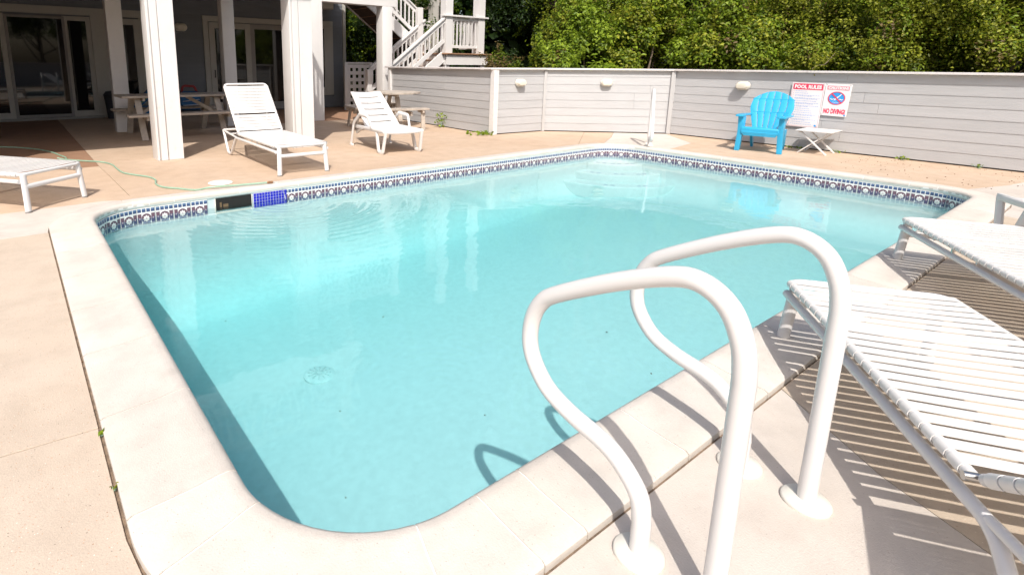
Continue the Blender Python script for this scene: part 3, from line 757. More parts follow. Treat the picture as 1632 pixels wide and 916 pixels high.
# ------------------------------------------------------------------ moulded plastic loungers
def slotted(w, l, slots, sag=0.0, nx=12):
    """panel in x (width), y (length) with cross slots [(y0,y1)], returns grid MB"""
    ys = sorted(set([0, l] + [s for p in slots for s in p] + [l * k / 14 for k in range(15)])); xs = [-w / 2 + w * i / nx for i in range(nx + 1)]
    mb = MB(); ids = {}
    for j, y in enumerate(ys):
        for i, x in enumerate(xs): ids[i, j] = len(mb.v); mb.v.append((x, y, -sag * (1 - (2 * x / w) ** 2)))
    for j in range(len(ys) - 1):
        ym = (ys[j] + ys[j + 1]) / 2; hole_ = any(a < ym < b for a, b in slots)
        for i in range(nx):
            if hole_ and 2 <= i < nx - 2: continue
            mb.f.append((ids[i, j], ids[i + 1, j], ids[i + 1, j + 1], ids[i, j + 1]))
    return mb
def solid(o, th, bev=.004):
    m = o.modifiers.new('solid', 'SOLIDIFY'); m.thickness = th; m.offset = -1
    if bev: b = o.modifiers.new('bevel', 'BEVEL'); b.width = bev; b.segments = 2; b.limit_method = 'ANGLE'
    return o
def plastic_lounger(loc, rz, label, back=38):
    t = thing('plastic_lounger', label, 'sun lounger', loc, rz, 'white moulded plastic loungers'); t.scale = (1.06, 1.06, 1.06)
    SZ, HY = .335, .66
    seat = slotted(.62, HY + .05, [(.12 + .10 * k, .128 + .10 * k) for k in range(6)], .012)
    seat.v = [(x, y, z + SZ - (.02 * ((.08 - y) / .08) ** 2 if y < .08 else 0)) for x, y, z in seat.v]
    solid(seat.build('seat', M['plastic'], t), .03)
    a = R(back)
    bk = slotted(.56, .80, [(.10 + .135 * k, .124 + .135 * k) for k in range(5)], .018)
    bk.v = [(x * (1 - .10 * (y / .8)), HY + y * math.cos(a) - (z) * math.sin(a), SZ + y * math.sin(a) + z * math.cos(a) - (.0 if y < .7 else (y - .7) ** 2 * 1.5)) for x, y, z in bk.v]
    solid(bk.build('backrest', M['plastic'], t), .03, .006)
    for s in (-1, 1):
        x = s * .285
        mb = MB(); pth = fillet([(x, -.0, SZ - .015), (x + s * .012, .075, .02), (x + s * .012, .20, .02), (x, .30, SZ - .015)], [.05, .05], 6)
        mb.tube(pth, .021, 10, ry=.034); mb.build('front_leg', M['plastic'], t)
        mb = MB(); mb.beam((x, -.02, SZ - .02), (x, 1.10, SZ - .03), .035, .05); mb.build('side_rail', M['plastic'], t, bevel=.008)
        mb = MB(); pth = fillet([(x + s * .045, 1.12, .01), (x + s * .045, 1.00, .36), (x + s * .045, .78, .505), (x + s * .045, .50, .49), (x + s * .02, .40, SZ - .01)], [.12, .10, .07], 6)
        mb.tube(pth, .016, 10, ry=.028); mb.build('armrest', M['plastic'], t)
        mb = MB(); mb.beam((x + s * .045, 1.13, .015), (x + s * .045, 1.05, .015), .04, .03); mb.build('foot', M['plastic'], t, bevel=.006)
        mb = MB(); mb.beam((x * .9, 1.06, .20), (x * .9, .80, SZ - .02), .03, .04); mb.build('back_prop', M['plastic'], t, bevel=.006)
    return t
plastic_lounger((4.67, 6.57, 0), R(-7), 'white moulded plastic lounger with slotted back in front of the round picnic table')
plastic_lounger((6.33, .42, 0), math.atan2(-.60, -.80) - R(90), 'white moulded plastic lounger cut off by the right edge behind the strap loungers', 30)

# ------------------------------------------------------------------ blue armchair
t = thing('garden_chair', 'bright blue plastic slatted garden armchair against the grey wall', 'chair', (9.385, 3.685, 0), R(-79.5))
# local: x across (chair's right = +x seen from the front is -x), y to the back
for s in (-1, 1):
    mb = MB(); mb.loft([[(s * (.235 + dx), y0, z), (s * (.305 + dx * .9), y0, z), (s * (.305 + dx * .9), y1, z), (s * (.235 + dx), y1, z)] for z, dx, y0, y1 in ((0, .02, .0, .065), (.02, .018, -.002, .075), (.30, .0, -.005, .115), (.40, .0, -.02, .14), (.545, .006, -.04, .17))])
    mb.build('front_leg', M['blue'], t, bevel=.008)
    mb = MB(); mb.slab([(s * .215, -.10, .545), (s * .335, -.10, .545), (s * .345, .10, .55), (s * .325, .60, .535), (s * .25, .62, .535), (s * .235, .12, .55)], (0, 0, 1), .028); mb.build('armrest', M['blue'], t, bevel=.010)
    mb = MB(); mb.loft([[(s * .215, .50, .33), (s * .25, .50, .33), (s * .25, .66, .33), (s * .215, .66, .33)], [(s * .20, .66, .0), (s * .235, .66, .0), (s * .235, .72, .0), (s * .20, .72, .0)]]); mb.build('rear_leg', M['blue'], t, bevel=.006)
mb = MB(); mb.loft([[(x * .245, y, z - th) for x in (-1, 1)] + [(x * .245, y, z) for x in (1, -1)] for y, z, th in ((-.02, .30, .02), (-.025, .36, .05), (-.01, .385, .04), (.06, .385, .03), (.25, .335, .03), (.50, .285, .03))]); mb.build('seat', M['blue'], t, bevel=.006)
mb = MB(); mb.slab([(-.255, -.018, .375), (.255, -.018, .375), (.255, -.018, .30), (.235, -.018, .29), (.215, -.018, .25), (-.215, -.018, .25), (-.235, -.018, .29), (-.255, -.018, .30)], (0, 1, 0), .025); mb.build('front_apron', M['blue'], t, bevel=.006)
nS = 6; lean = R(24)
def backpt(x, d, y=0): return (x, .46 + d * math.sin(lean) + y + .10 * x * x * 0 + .25 * x * x * -1 * .5, .27 + d * math.cos(lean))
for k in range(nS):
    a0, a1 = -1 + 2 * k / nS, -1 + 2 * (k + 1) / nS
    ring = []
    for j in range(13):
        q = j / 12
        def edge(a, sgn):
            hw = .185 + .12 * min(1, q / .70) ** .9 - (.03 * ((q - .70) / .30) ** 2 if q > .70 else 0)
            return backpt(a * hw + sgn * .0038, q * (.715 - .125 * a * a))
        p, p2 = edge(a0, 1), edge(a1, -1)
        ring.append([p, p2, (p2[0], p2[1] + .022, p2[2] - .005), (p[0], p[1] + .022, p[2] - .005)])
    mb = MB(); mb.loft(ring); mb.build('back_slat', M['blue'], t, bevel=.005)
for d, hw in ((.02, .18), (.335, .245), (.56, .285)):
    mb = MB(); ring = [[(x_, y_ + .004, z_ - .022), (x_, y_ + .004, z_ + .022), (x_, y_ + .026, z_ + .018), (x_, y_ + .026, z_ - .026)] for x_, y_, z_ in [backpt(-hw + 2 * hw * i / 8, d) for i in range(9)]]
    mb.loft(ring); mb.build('back_rail', M['blue'], t, bevel=.003, seg=1)

# ------------------------------------------------------------------ white folding side table
t = thing('side_table', 'small white folding table with crossed legs beside the blue chair', 'side table', (10.13, 3.15, 0), R(3))
for k in range(6):
    mb = MB(); mb.box((-.225 + .09 * k, 0, .352), (.085, .47, .016)); mb.build('top_slat', M['plastic'], t, bevel=.004)
for s in (-1, 1):
    mb = MB(); mb.box((0, s * .19, .334), (.50, .03, .02)); mb.build('top_batten', M['plastic'], t)
    mb = MB(); mb.beam((s * .20, -.19, .0), (s * .20, .17, .33), .018, .04, (1, 0, 0)); mb.build('leg', M['plastic'], t, bevel=.003)
    mb = MB(); mb.beam((s * .18, .19, .0), (s * .18, -.17, .33), .018, .04, (1, 0, 0)); mb.build('leg', M['plastic'], t, bevel=.003)

# ------------------------------------------------------------------ picnic tables
def plank(name, a, b, w, th, par, mat='wood', up=(0, 0, 1)):
    mb = MB(); mb.beam(a, b, w, th, up); return mb.build(name, M[mat], par, bevel=.006)
t = thing('round_picnic_table', 'weathered wooden octagonal picnic table with attached benches below the stairs', 'picnic table', (6.62, 9.72, 0), R(-14))
oct_ = [(.60 * math.cos(R(22.5 + 45 * i)), .60 * math.sin(R(22.5 + 45 * i))) for i in range(8)]
def oct_ext(y):
    xs = []
    for i in range(8):
        (x0, y0), (x1, y1) = oct_[i], oct_[(i + 1) % 8]
        if (y0 - y) * (y1 - y) <= 0 and abs(y1 - y0) > 1e-9: xs.append(x0 + (x1 - x0) * (y - y0) / (y1 - y0))
    return min(xs), max(xs)
ym = .60 * math.cos(R(22.5)); nP = 8
for k in range(nP):
    y0, y1 = -ym + 2 * ym * k / nP + .003, -ym + 2 * ym * (k + 1) / nP - .003
    a, b = oct_ext(y0), oct_ext(y1)
    mb = MB(); mb.prism([(a[0], y0), (a[1], y0), (b[1], y1), (b[0], y1)], .70, .738); mb.build('table_plank', M['wood'], t, bevel=.006)
for k in range(1, 4):
    q = R(90 * k); c, s = math.cos(q), math.sin(q)
    f = lambda x, y, z: (x * c - y * s, x * s + y * c, z)
    plank('bench_plank', f(.745, -.42, .43), f(.745, .42, .43), .14, .036, t); plank('bench_plank', f(.893, -.42, .43), f(.893, .42, .43), .14, .036, t)
    for y in (-.30, .30):
        plank('leg', f(.86, y + .02, .40), f(.92, y, .0), .038, .085, t, up=f(0, 1, 0)); plank('bench_bracket', f(.66, y, .39), f(.95, y, .39), .038, .07, t)
    plank('bench_brace', f(.80, -.30, .15), f(.15, -.04, .40), .035, .07, t); 
    plank('table_leg', f(.20, .0, .68), f(.50, .0, .0), .04, .09, t, up=f(0, 1, 0))
    plank('support_beam', f(.05, .06, .34), f(.90, .06, .34), .038, .085, t); plank('top_cleat', f(.04, -.08, .675), f(.50, -.08, .675), .035, .05, t)

t = thing('picnic_table', 'long weathered wooden picnic table in the shade behind the white post', 'picnic table', (2.50, 10.75, 0), R(1))
for k in range(5): plank('table_plank', (-.98, -.32 + .16 * k * .99, .72), (.98, -.32 + .16 * k * .99, .72), .15, .038, t)
for s in (-1, 1):
    for k in range(2): plank('bench_plank', (-.98, s * (.66 + .15 * k), .435), (.98, s * (.66 + .15 * k), .435), .14, .038, t)
for x in (-.68, .68):
    plank('cross_beam', (x, -.82, .395), (x, .82, .395), .04, .09, t); plank('top_beam', (x + .045, -.36, .68), (x + .045, .36, .68), .04, .07, t)
    for s in (-1, 1): plank('leg', (x - .042, s * .24, .70), (x - .042, s * .66, .0), .04, .10, t, up=(1, 0, 0))
    plank('brace', (x * .93, 0, .41), (x * .25, 0, .69), .05, .06, t)

# ------------------------------------------------------------------ garden hose, lid, litter
t = thing('garden_hose', 'green garden hose snaking across the deck and running into the pool', 'hose', (1.2, 6.5, 0))
hp1 = [(-1.6, 10.9), (-.9, 10.7), (-.21, 10.45), (.18, 10.0), (.39, 9.5), (.48, 9.08), (.535, 8.78), (.50, 8.60), (.38, 8.52), (.20, 8.50), (-.1, 8.44), (-.5, 8.30)]
hp2 = [(.43, 8.70), (.50, 8.65), (.68, 8.40), (.88, 8.16), (.97, 7.88), (.98, 7.51), (1.0, 7.20), (1.08, 7.0), (1.20, 6.76), (1.225, 6.54), (1.185, 6.32), (1.215, 6.11), (1.33, 5.95), (1.46, 5.78)]
pth = smooth_path([(x, y, .011) for x, y in hp1], 5); mb = MB(); mb.tube(pth, .0095, 8); mb.build('hose_loop', M['hose'], t, off=root_loc(t))
pth = smooth_path([(x, y, .011 if i else .028) for i, (x, y) in enumerate(hp2)] + [(1.58, 5.66, .047), (1.79, 5.625, .046), (1.99, 5.585, .047), (2.15, 5.545, .051)], 5)
mb = MB(); mb.tube(pth, .0095, 8); mb.build('hose_tube', M['hose'], t, off=root_loc(t))
mb = MB(); mb.tube([(2.14, 5.548, .051), (2.155, 5.544, .051), (2.16, 5.543, .051), (2.20, 5.533, .051)], [.011, .0135, .0125, .0125], 12); mb.build('brass_coupling', M['brass'], t, off=root_loc(t))
st_ = NT('running_water'); st_.base((.9, .95, .95)); st_.p.inputs['Roughness'].default_value = .05; st_.p.inputs['Transmission Weight'].default_value = .9; st_.p.inputs['IOR'].default_value = 1.33
mb = MB(); mb.tube(smooth_path([(2.20, 5.533, .051), (2.235, 5.505, .045), (2.262, 5.468, .015), (2.28, 5.435, -.06), (2.288, 5.415, -.128)], 4), .006, 8)
tag(mb.build('water_stream', st_.m), 'thin stream of water falling from the hose end into the pool', 'water stream')
t = thing('skimmer_lid', 'round white skimmer lid set in the deck by the hose', 'lid', (1.79, 6.03, 0))
mb = MB(); mb.lathe([(.0, .002), (.128, .002), (.13, .006), (.122, .011), (.0, .0125)], n=40); mb.build('lid_disc', M['grout'], t)
mb = MB(); mb.lathe([(0, .0), (.010, .0), (.010, .0135), (0, .0135)], (-.03, -.02, 0), 10); mb.build('finger_hole', M['litter'], t)

# ------------------------------------------------------------------ house with sliding doors
HV = 15.0
house = thing('house', 'blue grey sided house with white trimmed sliding glass doors under a deck', 'house', (0, HV, 0))
def hbox(name, u0, u1, z0, z1, v0, v1, mat, par=None, bevel=.003):
    mb = MB(); mb.box(((u0 + u1) / 2, (v0 + v1) / 2, (z0 + z1) / 2), (u1 - u0, v1 - v0, z1 - z0)); return mb.build(name, M[mat], par or house, off=root_loc(par or house), bevel=bevel, seg=1)
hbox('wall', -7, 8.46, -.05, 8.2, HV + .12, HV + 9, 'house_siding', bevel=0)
hbox('added_shade_wall', -6.9, -4.2, -.05, 8.2, 7.3, HV + .10, 'house_siding', bevel=0)  # unseen wall added to keep sky light out of the porch
hbox('roof', -7.5, 9.0, 8.2, 8.5, HV - .5, HV + 9.5, 'soffit', bevel=0)
openings = [(-2.9, 2.92, 2.52), (4.27, 6.86, 2.50), (7.02, 8.05, 2.53)]
pitch = .155
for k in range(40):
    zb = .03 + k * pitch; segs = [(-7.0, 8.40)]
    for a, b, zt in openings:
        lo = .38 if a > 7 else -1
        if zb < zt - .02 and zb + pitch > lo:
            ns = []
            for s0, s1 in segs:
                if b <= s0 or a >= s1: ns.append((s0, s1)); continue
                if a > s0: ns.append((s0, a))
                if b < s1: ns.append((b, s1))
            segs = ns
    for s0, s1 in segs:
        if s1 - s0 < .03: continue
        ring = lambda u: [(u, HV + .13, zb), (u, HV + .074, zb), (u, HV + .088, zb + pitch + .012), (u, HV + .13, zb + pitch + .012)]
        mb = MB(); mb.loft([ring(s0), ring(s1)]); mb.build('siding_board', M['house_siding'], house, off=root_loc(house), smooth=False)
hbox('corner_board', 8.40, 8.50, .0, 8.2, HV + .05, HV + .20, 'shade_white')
# glazed units
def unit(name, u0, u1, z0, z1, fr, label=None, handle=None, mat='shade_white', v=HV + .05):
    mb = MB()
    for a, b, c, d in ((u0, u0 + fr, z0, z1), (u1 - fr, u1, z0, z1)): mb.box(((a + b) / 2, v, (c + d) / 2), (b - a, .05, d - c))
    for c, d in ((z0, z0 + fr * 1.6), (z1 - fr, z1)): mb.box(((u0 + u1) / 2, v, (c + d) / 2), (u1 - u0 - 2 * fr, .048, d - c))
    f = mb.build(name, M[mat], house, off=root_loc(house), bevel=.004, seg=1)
    mb = MB(); mb.box(((u0 + u1) / 2, v + .004, (z0 + z1) / 2), (u1 - u0 - 2 * fr + .01, .012, z1 - z0 - 2 * fr)); mb.build('pane', M['glass'], f, off=root_loc(house))
    if handle:
        mb = MB(); x, z = handle; mb.tube(fillet([(x, v - .025, z - .09), (x, v - .07, z - .09), (x, v - .07, z + .09), (x, v - .025, z + .09)], .02, 3), .011, 8); mb.build('handle', M['dark'], f, off=root_loc(house))
    return f
def trimset(u0, u1, z1, head=.16, side=.14, sill=None):
    v0, v1 = HV + .035, HV + .12
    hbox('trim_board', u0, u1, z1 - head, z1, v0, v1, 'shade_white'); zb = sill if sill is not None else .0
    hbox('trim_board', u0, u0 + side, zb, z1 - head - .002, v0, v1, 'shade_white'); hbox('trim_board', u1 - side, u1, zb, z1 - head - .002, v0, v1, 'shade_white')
    if sill is not None: hbox('trim_board', u0 + side + .002, u1 - side - .002, sill, sill + .14, v0, v1, 'shade_white')
trimset(-2.9, 2.92, 2.52, .17, .16)
hbox('trim_board', 1.72, 2.10, .0, 2.35, HV + .03, HV + .12, 'shade_white')
unit('sliding_door', -1.20, .08, .02, 2.32, .10); unit('sliding_door', .085, 1.20, .03, 2.30, .055, mat='screenfr')
unit('sliding_door', 1.16, 1.72, .02, 2.32, .10, v=HV + .09)
unit('sliding_door', 2.10, 2.76, .02, 2.32, .14)
hbox('threshold', -1.3, 1.8, .0, .05, HV - .10, HV + .05, 'screenfr')
trimset(4.27, 6.86, 2.50, .14, .13)
unit('sliding_door', 4.41, 5.52, .03, 2.34, .15, handle=(4.50, 1.02)); unit('sliding_door', 5.52, 6.70, .03, 2.34, .13, mat='screenfr', v=HV + .085)
trimset(7.02, 8.05, 2.53, .16, .25, sill=.38); unit('window', 7.28, 7.80, .53, 2.36, .05)
# near-black opaque panes above stand in for the dark inside
bulkhead((3.72, HV + .06, 2.18), Vector((0, -1, 0)), 'oval wall lamp on the shaded house wall right of the big white post', 'oval lamps on the house wall', 1.35)
mb = MB(); mb.box((0, 0, 0), (.38, .22, .20)); sp = thing('wall_speaker', 'white box speaker mounted high on the house wall under the deck', 'speaker', (7.80, HV - .06, 2.95)); mb.build('speaker_cabinet', M['shade_white'], sp, bevel=.02)
mb = MB(); mb.box((0, -.113, 0), (.33, .006, .15)); mb.build('speaker_grille', M['cream'], sp, bevel=.006)
# things left by the house wall
t = thing('beach_bag', 'blue and red beach gear heaped against the wall behind the picnic table', 'beach gear', (3.68, 14.55, 0))
mb = MB(); mb.loft([[(-.24 * q, -.16 * q, z), (.24 * q, -.16 * q, z), (.24 * q, .16 * q, z), (-.24 * q, .16 * q, z)] for z, q in ((.14, .9), (.2, 1), (.45, 1.02), (.6, .8))]); mb.build('bag_body', M['bluefab'], t, bevel=.05, seg=3)
mb = MB(); mb.tube(fillet([(-.18, 0, .55), (-.14, 0, .74), (.14, 0, .72), (.2, 0, .55)], .08, 5), .03, 8); mb.build('bag_handle', M['redfab'], t)
mb = MB(); mb.tube([(-.20, -.17, .36), (.20, -.17, .40)], .012, 8); mb.tube([(-.20, -.17, .26), (.20, -.17, .27)], .012, 8); mb.build('folded_frame', M['steel'], t)
mb = MB(); mb.box((0, 0, .07), (.44, .28, .13)); mb.build('bag_base', M['bin'], t, bevel=.02)
t = thing('pool_float_pile', 'blue and green striped pool gear leaning on the wall beside the shaded post', 'pool gear', (2.52, 14.5, 0))
for k, m_ in enumerate(('bluefab', 'greenfab', 'bluefab')):
    mb = MB(); mb.beam((-.25, -.05 * k, .12), (.25, -.05 * k + .02, .55 + .07 * k), .08, .42 - .1 * k, (0, 1, 0)); mb.build('folded_float', M[m_], t, bevel=.03, seg=3)
mb = MB(); mb.box((0, .02, .14), (.55, .3, .27)); mb.build('tub', M['bluefab'], t, bevel=.03)
t = thing('waste_bin', 'dark bin standing in the shade left of the white post', 'bin', (1.98, 14.62, 0))
mb = MB(); mb.lathe([(0, 0), (.15, 0), (.19, .50), (.20, .52), (0, .53)], n=20); mb.build('bin_body', M['bin'], t)
mb = MB(); mb.lathe([(.205, .53), (.205, .56), (.15, .63), (0, .65)], n=20); mb.build('bin_lid', M['bin'], t)

# ------------------------------------------------------------------ upper deck on posts
ud = thing('upper_deck', 'white framed upper deck on thick white posts in front of the house', 'deck', (0, 0, 0))
def post(u0, u1, v0, v1, z1, fluted=False, z0=0.0):
    mb = MB(); mb.box(((u0 + u1) / 2, (v0 + v1) / 2, (z0 + z1) / 2), (u1 - u0, v1 - v0, z1 - z0)); p = mb.build('post', M['white'], ud, bevel=.006)
    if fluted:
        w = u1 - u0
        for a, b in ((0, .10), (.14, .40), (.425, 1.0)):
            mb = MB(); mb.box((u0 + w * (a + b) / 2, v0 - .009, (z0 + z1) / 2), (w * (b - a), .022, z1 - z0 - .002)); mb.build('trim_strip', M['white'], p, bevel=.004, seg=1)
    return p
ZB, ZD = 3.05, 3.35
post(1.53, 1.87, 7.90, 8.18, ZB, True); post(3.53, 3.90, 7.98, 8.26, ZB, True); post(-1.3, -.96, 7.85, 8.13, ZB, True)
for u0, u1 in ((-.6, -.32), (1.585, 1.85), (3.68, 3.93), (5.66, 5.95)): post(u0, u1, 11.6, 11.85, 2.68)
post(7.59, 7.88, 11.62, 11.90, 2.68)
def ubox(name, u0, u1, v0, v1, z0, z1, mat, bevel=.005):
    mb = MB(); mb.box(((u0 + u1) / 2, (v0 + v1) / 2, (z0 + z1) / 2), (u1 - u0, v1 - v0, z1 - z0)); return mb.build(name, M[mat], ud, bevel=bevel, seg=1)
ubox('beam', -7, 8.0, 11.62, 11.86, 2.68, 3.055, 'white')
ubox('fascia', -7, 4.30, 7.42, 7.46, 3.03, 3.37, 'white'); ubox('fascia', 4.30, 4.34, 7.42, 11.5, 3.03, 3.37, 'white'); ubox('fascia', 4.36, 8.1, 11.50, 11.54, 3.03, 3.37, 'white'); ubox('fascia', 8.06, 8.10, 11.545, 15.0, 3.03, 3.37, 'white')
v = 7.47
while v < 15.0:
    u1 = 4.298 if v < 11.55 else 8.055
    mb = MB(); mb.box(((-7 + u1) / 2, v + .068, 3.345), (u1 + 7, .136, .032)); mb.build('deck_board', M['tread'], ud); v += .142
for u in np.arange(-6.8, 8.0, .41):
    v0 = 7.47 if u < 4.25 else 11.88
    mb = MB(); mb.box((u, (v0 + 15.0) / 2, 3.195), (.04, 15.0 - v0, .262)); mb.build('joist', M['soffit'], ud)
def railing(par, a, b, zb, h=.92, nb=None, off=None, rail=.075, low=.10):
    a, b = Vector(a), Vector(b); L_ = (b - a).length
    A, B = a + Vector((0, 0, h)), b + Vector((0, 0, h)); o = off if off is not None else root_loc(par)
    mb = MB(); mb.beam(A, B, .12, .045); mb.build('handrail', M['white'], par, off=o, bevel=.006)
    for dz in (h - .075, low):
        mb = MB(); mb.beam(a + Vector((0, 0, dz)), b + Vector((0, 0, dz)), .04, rail); mb.build('rail', M['white'], par, off=o, bevel=.004, seg=1)
    nb = nb or max(2, int(L_ / .135)); sl_ = (b - a) / nb
    hz = Vector((0, 0, 1))
    for i in range(nb):
        p = a + (b - a) * (i + .5) / nb
        mb = MB(); mb.beam(p + hz * (low - .02), p + hz * (h - .06), .036, .036, (0, 1, 0)); mb.build('baluster', M['white'], par, off=o, smooth=False)
railing(ud, (-3.0, 7.52, 3.37), (4.22, 7.52, 3.37), 0); railing(ud, (4.24, 7.56, 3.37), (4.24, 11.5, 3.37), 0); railing(ud, (4.30, 11.58, 3.37), (8.0, 11.58, 3.37), 0)
for (u, v) in ((-.8, 7.55), (1.70, 7.55), (4.2, 7.55), (4.2, 11.55), (7.95, 11.6)): ubox('post', u - .08, u + .08, v - .08, v + .08, 3.372, 4.6, 'white')

# ------------------------------------------------------------------ stairs
stz = thing('staircase', 'white outdoor staircase with balusters climbing to the landing beside the house', 'staircase', (9.0, 12.0, 0)); so_ = root_loc(stz)
def sbox(name, u0, u1, v0, v1, z0, z1, mat='white', bevel=.004):
    mb = MB(); mb.box(((u0 + u1) / 2, (v0 + v1) / 2, (z0 + z1) / 2), (u1 - u0, v1 - v0, z1 - z0)); return mb.build(name, M[mat], stz, off=so_, bevel=bevel, seg=1)
LZ = 1.62
# landing
for k in range(15): sbox('landing_board', 9.84 + .118 * k, 9.84 + .118 * k + .112, 11.93, 14.2, LZ - .035, LZ, 'tread', .003)
sbox('landing_fascia', 9.95, 11.50, 11.985, 12.03, 1.30, LZ - .037); sbox('landing_fascia', 9.92, 9.96, 12.04, 14.15, 1.30, LZ - .037); sbox('landing_fascia', 11.46, 11.50, 12.04, 14.15, 1.30, LZ - .037)
for (u, v) in ((10.02, 12.1), (11.36, 12.1), (10.02, 14.05), (11.36, 14.05)): sbox('landing_leg', u - .07, u + .07, v - .07, v + .07, 0, 1.30)
sbox('landing_post', 9.94, 10.19, 12.04, 12.29, LZ + .001, 5.5); sbox('landing_post', 11.15, 11.40, 12.04, 12.29, LZ + .001, 5.5)
sbox('landing_post', 10.95, 11.20, 13.9, 14.15, LZ + .001, 5.5, 'shade_white')  # white post in the shade-darkened copy of the paint
railing(stz, (10.19, 12.10, LZ + .08), (11.15, 12.10, LZ + .08), 0, .92, 7, so_)
sbox('rail_cap', 9.86, 11.50, 11.99, 12.17, 2.60, 2.645)
railing(stz, (10.1, 14.08, LZ + .08), (10.95, 14.08, LZ + .08), 0, .9, 6, so_); railing(stz, (11.38, 12.3, LZ + .08), (11.38, 13.9, LZ + .08), 0, .92, 11, so_)
# first flight: up towards +u between v=12.05 and v=13
slope = (2.53 - 1.30) / (9.92 - 8.23); u_b = 7.98
zl = lambda u: LZ + (u - 9.90) * slope
for v in (12.10, 12.98):
    a, b = (u_b, v, zl(u_b)), (9.90, v, zl(9.90))
    railing(stz, (8.06, v, zl(8.06)), (9.92, v, zl(9.92)), 0, .92, 13, so_, rail=.11, low=.32)
    mb = MB(); mb.beam((7.95, v, zl(7.95) - .10), (9.93, v, zl(9.93) - .10), .045, .27); mb.build('stringer', M['white'], stz, off=so_, bevel=.004, seg=1)
    sbox('newel', 7.95, 8.09, v - .07, v + .07, .0, 1.16)
sbox('newel', 9.66, 9.82, 12.92, 13.08, 1.2, 2.88)
ns = 8
for k in range(ns):
    u = 8.08 + (9.86 - 8.08) * k / ns; z = .18 + (LZ - .18) * k / ns
    sbox('tread', u, u + .27, 12.13, 12.95, z - .035, z, 'tread'); sbox('riser', u + .235, u + .25, 12.13, 12.95, z + .001, z + (LZ - .18) / ns - .036)
# second flight: up towards -u between v=13.05 and v=14.05
s2 = (2.83 - 2.10) / (9.13 - 8.10); zc = lambda u: 2.24 + (9.13 - u) * s2
for v in (13.10, 14.05):
    mb = MB(); mb.beam((10.0, v, zc(10.0)), (6.6, v, zc(6.6)), .045, .30); mb.build('stringer', M['white'], stz, off=so_, bevel=.004, seg=1)
    railing(stz, (9.80, v, zc(9.80) + .0), (7.0, v, zc(7.0)), 0, 1.02, 20, so_, rail=.10, low=.34)
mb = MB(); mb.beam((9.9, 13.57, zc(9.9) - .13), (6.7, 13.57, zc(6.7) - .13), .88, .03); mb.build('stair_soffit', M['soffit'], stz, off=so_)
for k in range(9):
    u = 9.75 - k * .27; z = zc(u) + .06
    sbox('tread', u - .27, u, 13.13, 14.02, z - .03, z, 'tread')
# lattice gate
lt = thing('lattice_panel', 'white square lattice panel between the house corner and the stair foot', 'lattice', (8.25, 14.0, 0)); lo_ = root_loc(lt)
for k in range(5):
    u = 7.93 + .05 + k * .185; mb = MB(); mb.box((u, 14.0, .67), (.10, .012, 1.22)); mb.build('lattice_slat', M['white'], lt, off=lo_, smooth=False)
for k in range(7):
    z = .10 + k * .19; mb = MB(); mb.box((8.32, 13.987, z), (.80, .012, .10)); mb.build('lattice_slat', M['white'], lt, off=lo_, smooth=False)
mb = MB(); mb.box((8.31, 13.99, 1.33), (.92, .06, .05)); mb.build('lattice_cap', M['white'], lt, off=lo_, bevel=.004)
for u in (7.88, 8.74):
    mb = MB(); mb.box((u, 13.99, .66), (.09, .07, 1.32)); mb.build('lattice_post', M['white'], lt, off=lo_, bevel=.004)

# ------------------------------------------------------------------ vegetation
def leaf_mesh(name, centers, normals, size, cols, aspect=.55, fold=.18):
    n = len(centers)
    nr = normals / np.linalg.norm(normals, axis=1, keepdims=True)
    rv = rng.normal(size=(n, 3)); tg = rv - nr * (rv * nr).sum(1, keepdims=True); tg /= np.linalg.norm(tg, axis=1, keepdims=True)
    bt = np.cross(nr, tg); L_ = (size * rng.uniform(.65, 1.35, n))[:, None]
    V = np.empty((n, 4, 3), np.float32)
    V[:, 0] = centers - tg * L_ * .5; V[:, 2] = centers + tg * L_ * .5
    V[:, 1] = centers + bt * L_ * aspect * .5 + nr * L_ * fold + tg * L_ * -.06; V[:, 3] = centers - bt * L_ * aspect * .5 + nr * L_ * fold + tg * L_ * -.06
    me = bpy.data.meshes.new(name); me.vertices.add(4 * n); me.vertices.foreach_set('co', V.reshape(-1))
    idx = (np.arange(n)[:, None] * 4 + np.array([0, 1, 2, 0, 2, 3])[None, :]).astype(np.int32).reshape(-1)
    me.loops.add(6 * n); me.loops.foreach_set('vertex_index', idx)
    me.polygons.add(2 * n); me.polygons.foreach_set('loop_start', np.arange(0, 6 * n, 3, dtype=np.int32))
    at = me.attributes.new('leafcol', 'FLOAT_COLOR', 'POINT')
    C4 = np.ones((n, 4, 4), np.float32); C4[:, :, :3] = cols[:, None, :]; at.data.foreach_set('color', C4.reshape(-1))
    me.materials.append(M['leaf']); me.update(calc_edges=True); return me
PAL = {'olive': ([.075, .09, .006], [.42, .44, .04]), 'green': ([.05, .09, .007], [.29, .38, .025]), 'bright': ([.12, .20, .012], [.36, .46, .04]), 'dark': ([.012, .03, .008], [.035, .07, .014]), 'dry': ([.12, .08, .03], [.22, .15, .06])}
WALLQ = [np.array(p) for p in (A0, A1, A2, A3, A4)]
def outside(P):
    """keep leaves that are not on the pool side of the siding walls (below the cap)"""
    ok = np.ones(len(P), bool)
    x, y = P[:, 0], P[:, 1]
    bound = np.where(y < 5.76, 10.62, np.where(y < 7.41, 10.62 - (y - 5.76) * 1.0909, np.where(y < 7.52, 8.8, 7.6)))
    return ok & ~((x < bound) & (P[:, 2] < 1.36)) & ~((x < bound - .25) & (P[:, 2] < 2.6) & (y < 7.4))
